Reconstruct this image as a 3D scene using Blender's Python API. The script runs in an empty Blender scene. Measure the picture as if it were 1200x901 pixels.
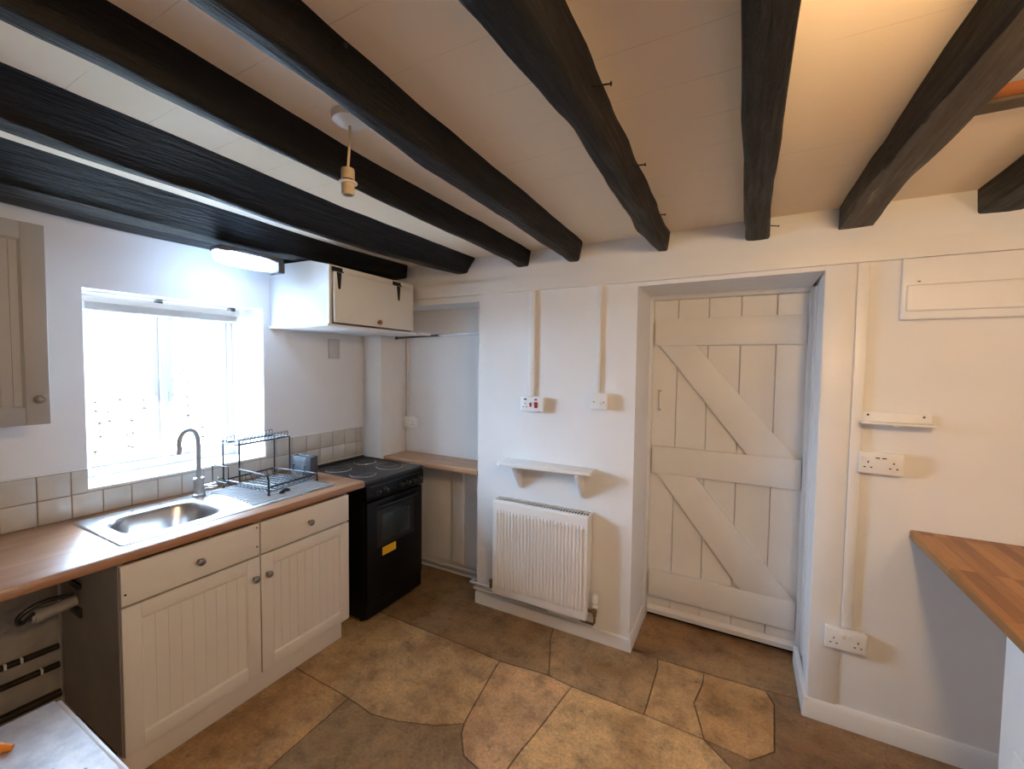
import bpy, bmesh, math, random
from mathutils import Vector, Matrix, noise
PI = math.pi
SC = bpy.context.scene
COL = SC.collection
rnd = random.Random(7)

# ------------------------------------------------------------------ camera
cam_d = bpy.data.cameras.new('camera')
cam_d.sensor_width = 36.0
cam_d.lens = 500.0 / 1200.0 * 36.0
cam_d.clip_start = 0.02
cam = bpy.data.objects.new('camera', cam_d)
COL.objects.link(cam)
_r = Vector((0.8802341, 0.4743814, 0.0122561))
_u = Vector((-0.0321338, 0.0338178, 0.9989113))
_f = Vector((-0.4734504, 0.8796696, -0.0450113))
cam.matrix_world = Matrix(((_r.x, _u.x, -_f.x, 0), (_r.y, _u.y, -_f.y, 0), (_r.z, _u.z, -_f.z, 1.6), (0, 0, 0, 1)))
SC.camera = cam

# ------------------------------------------------------------------ world, light, exposure
SKY = 15.5
COOL_LAMP = 7.6
WARM_LAMP = 43.0
WARM_BULB = 46.0
SC.view_settings.view_transform = 'Standard'
SC.view_settings.look = 'None'
SC.view_settings.exposure = 2.1
SC.view_settings.gamma = 1.0
SC.view_settings.use_curve_mapping = False
w = bpy.data.worlds.new('overcast_sky')
SC.world = w
w.use_nodes = True
wb = w.node_tree.nodes['Background']
wb.inputs['Color'].default_value = (0.56, 0.76, 1.03, 1)
wb.inputs['Strength'].default_value = SKY
pl = bpy.data.lights.new('window_portal', 'AREA')
pl.shape = 'RECTANGLE'; pl.size = 0.95; pl.size_y = 0.95
pl.cycles.is_portal = True
po = bpy.data.objects.new('window_portal', pl)
COL.objects.link(po)
po.location = (-2.97, 1.17, 1.47)
po.rotation_euler = (0, -PI / 2, 0)

# ------------------------------------------------------------------ materials
def sc(r, g, b):
    f = lambda c: (c / 255 / 12.92) if c / 255 <= 0.04045 else ((c / 255 + 0.055) / 1.055) ** 2.4
    return (f(r), f(g), f(b), 1)

class NT:
    def __init__(s, name):
        s.m = bpy.data.materials.new(name); s.m.use_nodes = True
        s.t = s.m.node_tree; s.b = s.t.nodes['Principled BSDF']
    def n(s, typ, **kw):
        nd = s.t.nodes.new(typ)
        for k, v in kw.items():
            if k in nd.inputs.keys(): nd.inputs[k].default_value = v
            else: setattr(nd, k, v)
        return nd
    def l(s, a, b): s.t.links.new(a, b)
    def coord(s, scale=(1, 1, 1), rot=(0, 0, 0), kind='Object'):
        tc = s.n('ShaderNodeTexCoord'); mp = s.n('ShaderNodeMapping')
        mp.inputs['Scale'].default_value = scale; mp.inputs['Rotation'].default_value = rot
        s.l(tc.outputs[kind], mp.inputs['Vector']); return mp.outputs['Vector']
    def noise(s, vec, scale, detail=4, rough=0.55):
        nd = s.n('ShaderNodeTexNoise'); nd.inputs['Scale'].default_value = scale
        nd.inputs['Detail'].default_value = detail; nd.inputs['Roughness'].default_value = rough
        s.l(vec, nd.inputs['Vector']); return nd.outputs['Fac']
    def ramp(s, fac, stops):
        nd = s.n('ShaderNodeValToRGB'); e = nd.color_ramp.elements
        while len(e) < len(stops): e.new(0.5)
        for el, (p, c) in zip(e, stops): el.position = p; el.color = c
        s.l(fac, nd.inputs['Fac']); return nd.outputs['Color']
    def mix(s, fac, a, b, mode='MIX'):
        nd = s.n('ShaderNodeMix', data_type='RGBA', blend_type=mode)
        for sock, v in ((nd.inputs[0], fac), (nd.inputs[6], a), (nd.inputs[7], b)):
            if hasattr(v, 'links'): s.l(v, sock)
            else: sock.default_value = v
        return nd.outputs[2]
    def bump(s, h, strength=0.2, dist=0.01):
        nd = s.n('ShaderNodeBump'); nd.inputs['Strength'].default_value = strength
        nd.inputs['Distance'].default_value = dist
        s.l(h, nd.inputs['Height']); s.l(nd.outputs['Normal'], s.b.inputs['Normal'])
    def base(s, c):
        if hasattr(c, 'links'): s.l(c, s.b.inputs['Base Color'])
        else: s.b.inputs['Base Color'].default_value = c
    def set(s, rough=0.5, metal=0.0, spec=0.5, coat=0.0):
        s.b.inputs['Roughness'].default_value = rough; s.b.inputs['Metallic'].default_value = metal
        s.b.inputs['Specular IOR Level'].default_value = spec; s.b.inputs['Coat Weight'].default_value = coat

def G(v): return (v, v, v, 1)

def plain(name, col, rough=0.5, metal=0.0, spec=0.5, var=0.06, nscale=6.0, bump=0.0, bscale=60.0, coat=0.0):
    t = NT(name); v = t.coord()
    f = t.noise(v, nscale)
    lo = tuple(c * (1 - var) for c in col[:3]) + (1,); hi = tuple(min(1, c * (1 + var)) for c in col[:3]) + (1,)
    t.base(t.ramp(f, [(0.3, lo), (0.7, hi)])); t.set(rough, metal, spec, coat)
    if bump: t.bump(t.noise(v, bscale, 5), bump, 0.004)
    return t.m

M = {}
M['wall'] = plain('painted_plaster', (0.80, 0.80, 0.80, 1), 0.75, 0, 0.25, 0.03, 2.2, 0.35, 9.0)
M['wall_rough'] = plain('rough_painted_plaster', (0.78, 0.775, 0.76, 1), 0.8, 0, 0.2, 0.04, 3.0, 0.6, 12.0)
M['gloss_white'] = plain('white_gloss_paint', (0.80, 0.795, 0.785, 1), 0.38, 0, 0.5, 0.025, 5, 0.12, 25)
M['upvc'] = plain('bright_white_window_frame', (0.90, 0.90, 0.90, 1), 0.3, 0, 0.5, 0.01)
M['white_plastic'] = plain('white_plastic', (0.82, 0.81, 0.79, 1), 0.32, 0, 0.5, 0.01)
M['white_enamel'] = plain('white_enamel', (0.82, 0.80, 0.77, 1), 0.3, 0, 0.5, 0.015)
M['cream_unit'] = plain('cream_cabinet_paint', (0.75, 0.70, 0.63, 1), 0.42, 0, 0.45, 0.02, 4)
M['wall_unit'] = plain('shaded_cream_cabinet_paint', (0.40, 0.395, 0.395, 1), 0.42, 0, 0.45, 0.02, 4)  # cream paint greyed and darkened: the wall cabinet's shade is in this colour
M['cream_top'] = plain('cream_painted_board', (0.75, 0.715, 0.64, 1), 0.5, 0, 0.4, 0.03, 4)
M['cab_white'] = plain('white_laminate', (0.80, 0.80, 0.79, 1), 0.4, 0, 0.45, 0.015)
M['grey_side'] = plain('grey_laminate', (0.36, 0.35, 0.33, 1), 0.55, 0, 0.4, 0.10, 5)
M['pewter'] = plain('pewter', (0.30, 0.28, 0.26, 1), 0.32, 1.0, 0.5, 0.15, 60)
M['chrome'] = plain('polished_chrome', (0.78, 0.79, 0.80, 1), 0.12, 1.0, 0.5, 0.02)
M['brushed'] = plain('brushed_nickel', (0.50, 0.50, 0.50, 1), 0.28, 1.0, 0.5, 0.03)
M['copper'] = plain('copper_knob', (0.36, 0.17, 0.09, 1), 0.35, 0.7, 0.5, 0.1, 40)
M['brass'] = plain('tarnished_brass', (0.28, 0.19, 0.09, 1), 0.4, 0.9, 0.5, 0.15, 60)
M['iron'] = plain('black_iron', (0.012, 0.012, 0.012, 1), 0.5, 0.2, 0.5, 0.2, 30)
M['wire'] = plain('black_coated_wire', (0.02, 0.022, 0.026, 1), 0.35, 0.3, 0.5, 0.1, 30)
M['dark_plastic'] = plain('dark_grey_plastic', (0.055, 0.06, 0.07, 1), 0.4, 0, 0.5, 0.1, 20)
M['black_plastic'] = plain('black_plastic', (0.012, 0.012, 0.013, 1), 0.4, 0, 0.5, 0.1, 20)
M['black_enamel'] = plain('black_enamel', (0.0035, 0.0035, 0.004, 1), 0.36, 0, 0.25, 0.1, 10)
M['hob_enamel'] = plain('black_hob_enamel', (0.02, 0.021, 0.022, 1), 0.3, 0, 0.5, 0.1, 10)
M['hotplate'] = plain('cast_iron_hotplate', (0.035, 0.037, 0.04, 1), 0.42, 0.3, 0.5, 0.15, 40)
M['dark_void'] = plain('dark_slot', (0.01, 0.009, 0.009, 1), 0.7, 0, 0.2, 0.05)
M['sticker'] = plain('amber_sticker', (0.85, 0.50, 0.015, 1), 0.5, 0, 0.4, 0.02)
M['sticker_ink'] = plain('amber_sticker_ink', (0.50, 0.26, 0.01, 1), 0.5, 0, 0.4, 0.02)
M['red'] = plain('red_rocker', (0.30, 0.015, 0.02, 1), 0.35, 0, 0.5, 0.03)
M['orange'] = plain('orange_plastic', (0.85, 0.27, 0.02, 1), 0.4, 0, 0.5, 0.04)
M['old_plastic'] = plain('aged_plastic', (0.52, 0.42, 0.28, 1), 0.5, 0, 0.4, 0.12, 30)
M['flex'] = plain('yellowed_flex', (0.62, 0.50, 0.32, 1), 0.5, 0, 0.4, 0.05)
M['plate_grey'] = plain('grey_plate', (0.55, 0.55, 0.55, 1), 0.45, 0, 0.4, 0.02)
M['dark_pipe'] = plain('grimy_dark_pipe', (0.03, 0.022, 0.016, 1), 0.55, 0.3, 0.4, 0.4, 18)
M['pipe_white'] = plain('white_painted_pipe', (0.70, 0.69, 0.67, 1), 0.4, 0, 0.5, 0.05, 20)
M['steel_rod'] = plain('steel_rod', (0.42, 0.42, 0.42, 1), 0.3, 1, 0.5, 0.05)
M['gunmetal'] = plain('gunmetal_rod', (0.14, 0.14, 0.14, 1), 0.25, 0.9, 0.5, 0.05)
M['lamp_base'] = plain('grey_lamp_base', (0.10, 0.10, 0.11, 1), 0.5, 0, 0.4, 0.05)
M['pine_raw'] = plain('orange_pine_board', (0.55, 0.19, 0.05, 1), 0.6, 0, 0.3, 0.15, 12)
M['trimmer'] = plain('dark_hatch_trim', (0.10, 0.075, 0.05, 1), 0.6, 0, 0.3, 0.2, 12)
M['leaf'] = plain('garden_leaf', (0.10, 0.24, 0.05, 1), 0.5, 0, 0.4, 0.4, 3)
M['grass'] = plain('garden_gravel_ground', (0.44, 0.40, 0.35, 1), 0.9, 0, 0.2, 0.3, 3)

def mk_ceiling():
    t = NT('cream_ceiling_boards'); v = t.coord()
    sx = t.n('ShaderNodeSeparateXYZ'); t.l(v, sx.inputs[0])
    wob = t.noise(v, 3.0, 3)
    y = t.n('ShaderNodeMath', operation='MULTIPLY_ADD'); t.l(wob, y.inputs[0]); y.inputs[1].default_value = 0.012
    t.l(sx.outputs['Y'], y.inputs[2])
    d = t.n('ShaderNodeMath', operation='DIVIDE'); t.l(y.outputs[0], d.inputs[0]); d.inputs[1].default_value = 0.176
    a = t.n('ShaderNodeMath', operation='ADD'); t.l(d.outputs[0], a.inputs[0]); a.inputs[1].default_value = 0.43 + 20
    fr = t.n('ShaderNodeMath', operation='FRACT'); t.l(a.outputs[0], fr.inputs[0])
    lt = t.n('ShaderNodeMath', operation='LESS_THAN'); t.l(fr.outputs[0], lt.inputs[0]); lt.inputs[1].default_value = 0.012
    br = t.noise(t.coord((2.2, 1, 1)), 2.6, 3)
    gt = t.n('ShaderNodeMapRange'); t.l(br, gt.inputs[0]); gt.inputs[1].default_value = 0.40; gt.inputs[2].default_value = 0.62
    mk = t.n('ShaderNodeMath', operation='MULTIPLY'); t.l(lt.outputs[0], mk.inputs[0]); t.l(gt.outputs[0], mk.inputs[1])
    m2 = t.n('ShaderNodeMath', operation='MULTIPLY'); t.l(mk.outputs[0], m2.inputs[0]); m2.inputs[1].default_value = 0.42
    c = t.ramp(t.noise(v, 1.6), [(0.3, (0.90, 0.775, 0.60, 1)), (0.7, (0.92, 0.80, 0.63, 1))])
    t.base(t.mix(m2.outputs[0], c, (0.30, 0.21, 0.12, 1))); t.set(0.55, 0, 0.35)
    t.bump(t.noise(v, 7, 4), 0.25, 0.004)
    return t.m
M['ceiling'] = mk_ceiling()

def mk_beam(name='black_painted_oak', k=1.0):
    t = NT(name); v = t.coord((9, 1.1, 9))
    f = t.noise(v, 3.0, 6, 0.65)
    g = t.noise(t.coord((30, 1.6, 30)), 2.0, 5, 0.7)
    c = t.ramp(f, [(0.30, (0.0028, 0.0027, 0.0026, 1)), (0.60, (0.0055, 0.005, 0.0046, 1)), (0.78, (0.028, 0.024, 0.020, 1))])
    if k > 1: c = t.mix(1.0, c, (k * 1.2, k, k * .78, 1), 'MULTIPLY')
    t.base(c); t.set(0.42, 0, 0.22)
    t.l(t.ramp(g, [(0.3, G(0.36)), (0.7, G(0.64))]), t.b.inputs['Roughness'])
    mx = t.mix(0.45, f, g)
    t.bump(mx, 0.8, 0.016)
    return t.m
M['beam'] = mk_beam()
M['beam_worn_lit'] = mk_beam('worn_lamplit_black_oak', 11.0)  # some wear, but mostly lamplight brightened into the colour

def mk_floor():
    t = NT('worn_flagstone')
    at = t.n('ShaderNodeVertexColor'); at.layer_name = 'stone'
    v = t.coord()
    big = t.ramp(t.noise(v, 1.9, 4, 0.6), [(0.32, (0.55, 0.46, 0.36, 1)), (0.5, (0.95, 0.90, 0.82, 1)), (0.70, (1.22, 1.12, 0.98, 1))])
    c = t.mix(1.0, at.outputs['Color'], big, 'MULTIPLY')
    mid = t.ramp(t.noise(v, 9, 6, 0.7), [(0.30, (0.42, 0.38, 0.34, 1)), (0.50, G(0.95)), (0.72, (1.25, 1.2, 1.08, 1))])
    c = t.mix(0.85, c, mid, 'MULTIPLY')
    grain = t.ramp(t.noise(v, 70, 3, 0.8), [(0.30, G(0.62)), (0.50, G(1.0)), (0.70, G(1.3))])
    c = t.mix(0.75, c, grain, 'MULTIPLY')
    rust = t.ramp(t.noise(t.coord((1, 1.3, 1), (0, 0, 0.6)), 3.3, 5, 0.7), [(0.52, G(0)), (0.72, G(0.6))])
    c = t.mix(rust, c, (0.30, 0.145, 0.045, 1))
    spk = t.n('ShaderNodeTexVoronoi'); spk.inputs['Scale'].default_value = 34; t.l(v, spk.inputs['Vector'])
    s2 = t.ramp(spk.outputs['Distance'], [(0.05, G(0.9)), (0.11, G(0))])
    gate = t.ramp(t.noise(v, 5, 3), [(0.56, G(0)), (0.60, G(1))])
    sm = t.n('ShaderNodeMath', operation='MULTIPLY'); t.l(s2, sm.inputs[0]); t.l(gate, sm.inputs[1])
    c = t.mix(sm.outputs[0], c, (0.52, 0.42, 0.28, 1))
    pit = t.ramp(t.noise(v, 24, 4, 0.7), [(0.26, G(0.85)), (0.38, G(0))])
    c = t.mix(pit, c, (0.055, 0.04, 0.028, 1))
    t.base(c); t.set(0.5, 0, 0.4)
    t.l(t.ramp(t.noise(v, 6, 4), [(0.3, G(0.36)), (0.7, G(0.62))]), t.b.inputs['Roughness'])
    t.bump(t.mix(0.5, t.noise(v, 12, 6, 0.65), t.noise(v, 45, 4, 0.7)), 0.9, 0.014)
    return t.m
M['floor'] = mk_floor()

def mk_wood(name, cols, scale, rough, axis='Y'):
    t = NT(name)
    sca = (14, 1.1, 14) if axis == 'Y' else (1.1, 14, 14)
    v = t.coord(sca)
    f = t.noise(v, scale, 6, 0.65)
    t.base(t.ramp(f, [(0.28, cols[0]), (0.5, cols[1]), (0.72, cols[2])])); t.set(rough, 0, 0.85)
    t.bump(f, 0.05, 0.003)
    return t.m
M['worktop'] = mk_wood('brown_wood_worktop', [(0.29, 0.135, 0.065, 1), (0.37, 0.185, 0.095, 1), (0.46, 0.245, 0.135, 1)], 3.0, 0.3)
M['alcove_wood'] = mk_wood('oak_worktop_offcut', [(0.34, 0.18, 0.09, 1), (0.45, 0.26, 0.14, 1), (0.54, 0.33, 0.19, 1)], 3.0, 0.4, 'X')

def mk_block():
    t = NT('oak_butcher_block')
    v = t.coord((1, 1, 1), (0, 0, PI / 2))
    b = t.n('ShaderNodeTexBrick'); t.l(v, b.inputs['Vector'])
    b.offset = 0.37; b.offset_frequency = 1
    b.inputs['Color1'].default_value = (0.24, 0.095, 0.024, 1); b.inputs['Color2'].default_value = (0.46, 0.22, 0.07, 1)
    b.inputs['Mortar'].default_value = (0.24, 0.10, 0.028, 1)
    b.inputs['Scale'].default_value = 1.0; b.inputs['Mortar Size'].default_value = 0.0008
    b.inputs['Brick Width'].default_value = 0.34; b.inputs['Row Height'].default_value = 0.041
    b.inputs['Bias'].default_value = -0.1
    g = t.noise(t.coord((30, 2, 30)), 2.2, 6, 0.7)
    t.base(t.mix(0.55, b.outputs['Color'], t.ramp(g, [(0.3, (0.62, 0.55, 0.45, 1)), (0.7, (1.25, 1.2, 1.1, 1))]), 'MULTIPLY'))
    t.set(0.4, 0, 0.4)
    return t.m
M['block'] = mk_block()

def mk_tile():
    t = NT('cream_glazed_tile'); v = t.coord()
    f = t.noise(v, 7, 5)
    t.base(t.ramp(f, [(0.3, (0.53, 0.50, 0.45, 1)), (0.7, (0.64, 0.61, 0.555, 1))])); t.set(0.25, 0, 0.5)
    t.bump(t.noise(v, 18, 3), 0.2, 0.004)
    return t.m
M['tile'] = mk_tile()
M['grout'] = plain('stained_grout', (0.36, 0.27, 0.17, 1), 0.85, 0, 0.2, 0.2, 14)

def mk_sink():
    t = NT('stainless_steel'); v = t.coord((3, 40, 3))
    t.base((0.60, 0.61, 0.62, 1)); t.set(0.3, 1.0)
    t.l(t.ramp(t.noise(t.coord(), 4, 3), [(0.3, G(0.25)), (0.7, G(0.31))]), t.b.inputs['Roughness'])
    return t.m
M['sink'] = mk_sink()
M['drainer'] = plain('brushed_steel_drainer', (0.66, 0.67, 0.69, 1), 0.42, 1.0, 0.5, 0.04, 3)

def mk_worn_top():
    t = NT('worn_white_paint_top'); v = t.coord()
    c = t.ramp(t.noise(v, 16, 6, 0.7), [(0.30, (0.46, 0.47, 0.52, 1)), (0.5, (0.66, 0.67, 0.72, 1)), (0.68, (0.82, 0.82, 0.84, 1))])
    w2 = t.ramp(t.noise(t.coord((4, 1.3, 1), (0, 0, 0.5)), 24, 6, 0.75), [(0.27, G(0.8)), (0.35, G(0))])
    c = t.mix(w2, c, (0.30, 0.29, 0.31, 1))
    vo = t.n('ShaderNodeTexVoronoi'); vo.inputs['Scale'].default_value = 11; t.l(t.coord((1, 1.6, 1), (0, 0, 0.4)), vo.inputs['Vector'])
    c = t.mix(t.ramp(vo.outputs['Distance'], [(0.05, G(0.9)), (0.09, G(0))]), c, (0.12, 0.12, 0.14, 1))
    t.base(c); t.set(0.42, 0, 0.45)
    t.bump(t.noise(v, 50, 5, 0.7), 0.25, 0.003)
    return t.m
M['under_worktop_shade'] = plain('shade_darkened_wall', (0.36, 0.345, 0.32, 1), 0.9, 0, 0.2, 0.22, 7, 0.4, 14)  # wall grey with the shade under the worktop mixed into the colour
M['worn_top'] = mk_worn_top()

def mk_glass(name, tint, refl):
    m = bpy.data.materials.new(name); m.use_nodes = True; nt = m.node_tree
    nt.nodes.remove(nt.nodes['Principled BSDF'])
    tr = nt.nodes.new('ShaderNodeBsdfTransparent'); tr.inputs['Color'].default_value = tint
    gl = nt.nodes.new('ShaderNodeBsdfGlossy'); gl.inputs['Roughness'].default_value = 0.02
    lw = nt.nodes.new('ShaderNodeLayerWeight')                  # reflection grows towards grazing, the same on both faces
    pw = nt.nodes.new('ShaderNodeMath'); pw.operation = 'POWER'; pw.inputs[1].default_value = 5.0
    ad = nt.nodes.new('ShaderNodeMath'); ad.operation = 'MULTIPLY_ADD'; ad.inputs[1].default_value = 0.9; ad.inputs[2].default_value = refl
    nt.links.new(lw.outputs['Facing'], pw.inputs[0]); nt.links.new(pw.outputs[0], ad.inputs[0])
    mx = nt.nodes.new('ShaderNodeMixShader')
    nt.links.new(ad.outputs[0], mx.inputs[0]); nt.links.new(tr.outputs[0], mx.inputs[1]); nt.links.new(gl.outputs[0], mx.inputs[2])
    nt.links.new(mx.outputs[0], nt.nodes['Material Output'].inputs['Surface'])
    return m
M['glass'] = mk_glass('window_glass', (0.97, 0.98, 0.98, 1), 0.04)
def mk_oven():
    t = NT('dark_oven_glass'); t.base((0.024, 0.032, 0.034, 1)); t.set(0.08, 0, 0.6)
    return t.m
M['oven_glass'] = mk_oven()

def mk_emit(name, col, strength):
    t = NT(name); t.base((0.9, 0.9, 0.9, 1)); t.set(0.4)
    t.b.inputs['Emission Color'].default_value = col; t.b.inputs['Emission Strength'].default_value = strength
    return t.m
M['cool_glow'] = mk_emit('cool_white_diffuser', (0.48, 0.73, 1.12, 1), COOL_LAMP)
M['warm_glow'] = mk_emit('warm_diffuser', (1.0, 0.64, 0.32, 1), WARM_LAMP)

M['bulb_glow'] = mk_emit('warm_bulb', (1.0, 0.76, 0.50, 1), WARM_BULB)

def mk_stone():
    t = NT('garden_wall_stone')
    at = t.n('ShaderNodeVertexColor'); at.layer_name = 'stone'
    t.base(t.mix(1.0, at.outputs['Color'], t.ramp(t.noise(t.coord(), 8, 5), [(0.3, G(0.8)), (0.7, G(1.15))]), 'MULTIPLY')); t.set(0.9, 0, 0.2)
    return t.m
M['stone'] = mk_stone()

# ------------------------------------------------------------------ object helpers
ORG = {}
def tag(o, label=None, cat=None, group=None, kind=None):
    if label: o['label'] = label
    if cat: o['category'] = cat
    if group: o['group'] = group
    if kind: o['kind'] = kind
    return o

def thing(name, label, cat, loc=(0, 0, 0), group=None, kind=None):
    o = bpy.data.objects.new(name, None); COL.objects.link(o)
    o.location = loc; o.empty_display_size = 0.05
    ORG[o.name] = Vector(loc)
    return tag(o, label, cat, group, kind)

class MB:
    """collects shapes in world coordinates; build() links them as one mesh object"""
    def __init__(s): s.b = bmesh.new()
    def box(s, x0, x1, y0, y1, z0, z1, bev=0.0, seg=2, M4=None):
        vs = [s.b.verts.new((x, y, z)) for x in (x0, x1) for y in (y0, y1) for z in (z0, z1)]
        fs = []
        for q in ((0, 1, 3, 2), (4, 6, 7, 5), (0, 4, 5, 1), (2, 3, 7, 6), (0, 2, 6, 4), (1, 5, 7, 3)):
            fs.append(s.b.faces.new([vs[i] for i in q]))
        geo = set(vs)
        if bev > 0:
            ed = list({e for f in fs for e in f.edges})
            r = bmesh.ops.bevel(s.b, geom=ed, offset=bev, segments=seg, affect='EDGES', profile=0.5)
            geo = {v for v in vs if v.is_valid} | set(r['verts'])
        if M4 is not None:
            for v in geo: v.co = M4 @ v.co
        return s
    def hexa(s, p):
        """8 points: bottom ring of four then top ring of four"""
        vs = [s.b.verts.new(q) for q in p]
        for q in ((3, 2, 1, 0), (4, 5, 6, 7), (0, 1, 5, 4), (1, 2, 6, 5), (2, 3, 7, 6), (3, 0, 4, 7)):
            s.b.faces.new([vs[i] for i in q])
        return s
    def prism(s, poly, axis, a0, a1, bev=0.0):
        def P(u, v, a): return {'x': (a, u, v), 'y': (u, a, v), 'z': (u, v, a)}[axis]
        A = [s.b.verts.new(P(u, v, a0)) for u, v in poly]; B = [s.b.verts.new(P(u, v, a1)) for u, v in poly]
        n = len(poly)
        fs = [s.b.faces.new(A[::-1]), s.b.faces.new(B)]
        for i in range(n): fs.append(s.b.faces.new((A[i], A[(i + 1) % n], B[(i + 1) % n], B[i])))
        if bev > 0:
            ed = list({e for f in fs for e in f.edges})
            bmesh.ops.bevel(s.b, geom=ed, offset=bev, segments=2, affect='EDGES', profile=0.5)
        return s
    def lathe(s, prof, origin, axis=(0, 0, 1), seg=24, sy=1.0):
        """prof: list of (radius, height along axis)"""
        az = Vector(axis).normalized()
        ax = az.orthogonal().normalized(); ay = az.cross(ax)
        o = Vector(origin); rings = []
        for r, h in prof:
            if r < 1e-6: rings.append([s.b.verts.new(o + az * h)])
            else: rings.append([s.b.verts.new(o + az * h + ax * r * math.cos(2 * PI * k / seg) + ay * r * sy * math.sin(2 * PI * k / seg)) for k in range(seg)])
        for a, c in zip(rings, rings[1:]):
            for k in range(seg):
                k2 = (k + 1) % seg
                if len(a) == 1 and len(c) == 1: continue
                if len(a) == 1: s.b.faces.new((a[0], c[k2], c[k])) if False else s.b.faces.new((a[0], c[k], c[k2]))
                elif len(c) == 1: s.b.faces.new((a[k], c[0], a[k2])) if False else s.b.faces.new((a[k], a[k2], c[0]))
                else: s.b.faces.new((a[k], a[k2], c[k2], c[k]))
        if len(rings[0]) > 1: s.b.faces.new(rings[0][::-1])
        if len(rings[-1]) > 1: s.b.faces.new(rings[-1])
        return s
    def tube(s, pts, r, seg=10, closed=False):
        P = [Vector(p) for p in pts]; n = len(P)
        if isinstance(r, (int, float)): r = [r] * n
        T = []
        for i in range(n):
            if closed: d = P[(i + 1) % n] - P[i - 1]
            else: d = P[min(i + 1, n - 1)] - P[max(i - 1, 0)]
            T.append(d.normalized())
        N = T[0].orthogonal().normalized(); rings = []
        for i in range(n):
            N = (N - T[i] * N.dot(T[i])).normalized(); B = T[i].cross(N)
            rings.append([s.b.verts.new(P[i] + (N * math.cos(2 * PI * k / seg) + B * math.sin(2 * PI * k / seg)) * r[i]) for k in range(seg)])
        m = n if closed else n - 1
        for i in range(m):
            a, c = rings[i], rings[(i + 1) % n]
            for k in range(seg):
                k2 = (k + 1) % seg
                s.b.faces.new((a[k], a[k2], c[k2], c[k]))
        if not closed:
            s.b.faces.new(rings[0][::-1]); s.b.faces.new(rings[-1])
        return s
    def build(s, name, mat, parent=None, smooth=True, org=None, angle=0.6):
        bmesh.ops.recalc_face_normals(s.b, faces=s.b.faces[:])
        o3 = ORG.get(parent.name, Vector((0, 0, 0))) if parent is not None else Vector(org or (0, 0, 0))
        for v in s.b.verts: v.co -= o3
        me = bpy.data.meshes.new(name)
        if smooth:
            for f in s.b.faces: f.smooth = True
            for e in s.b.edges:
                if len(e.link_faces) == 2 and e.calc_face_angle(0) > angle: e.smooth = False
        s.b.to_mesh(me); s.b.free()
        me.materials.append(mat)
        o = bpy.data.objects.new(name, me); COL.objects.link(o)
        ORG[o.name] = o3
        if parent is not None: o.parent = parent
        else: o.location = o3
        return o

def struct(o): o['kind'] = 'structure'; return o

def bez(p0, p1, p2, n=8):
    p0, p1, p2 = Vector(p0), Vector(p1), Vector(p2)
    return [p0 * (1 - t) ** 2 + p1 * 2 * t * (1 - t) + p2 * t * t for t in [k / n for k in range(n + 1)]]

def fillet(pts, r=0.02, n=6):
    """polyline with rounded corners"""
    P = [Vector(p) for p in pts]; out = [P[0]]
    for i in range(1, len(P) - 1):
        a = (P[i - 1] - P[i]); b = (P[i + 1] - P[i])
        ra = min(r, a.length * 0.45); rb = min(r, b.length * 0.45)
        out += bez(P[i] + a.normalized() * ra, P[i], P[i] + b.normalized() * rb, n)
    out.append(P[-1]); return out

def clone(o, loc, **kw):
    """copy a thing with its parts and sub-parts (mesh data shared)"""
    c = o.copy(); COL.objects.link(c); c.location = loc
    ORG[c.name] = Vector(loc)
    for ch in list(o.children):
        d = ch.copy(); COL.objects.link(d); d.parent = c
        for g in ch.children:
            e = g.copy(); COL.objects.link(e); e.parent = d
    for k, v in kw.items(): c[k] = v
    return c

# ------------------------------------------------------------------ room measurements (metres)
WX = -2.58            # window wall face
YP = 2.375            # chimney-side wall face
YB = 2.335            # right-hand wall face
YA = 2.62             # alcove back face
CZ = 2.30             # ceiling
RX, FY = 2.2, -1.6    # right-hand and rear walls (behind the camera)

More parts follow.
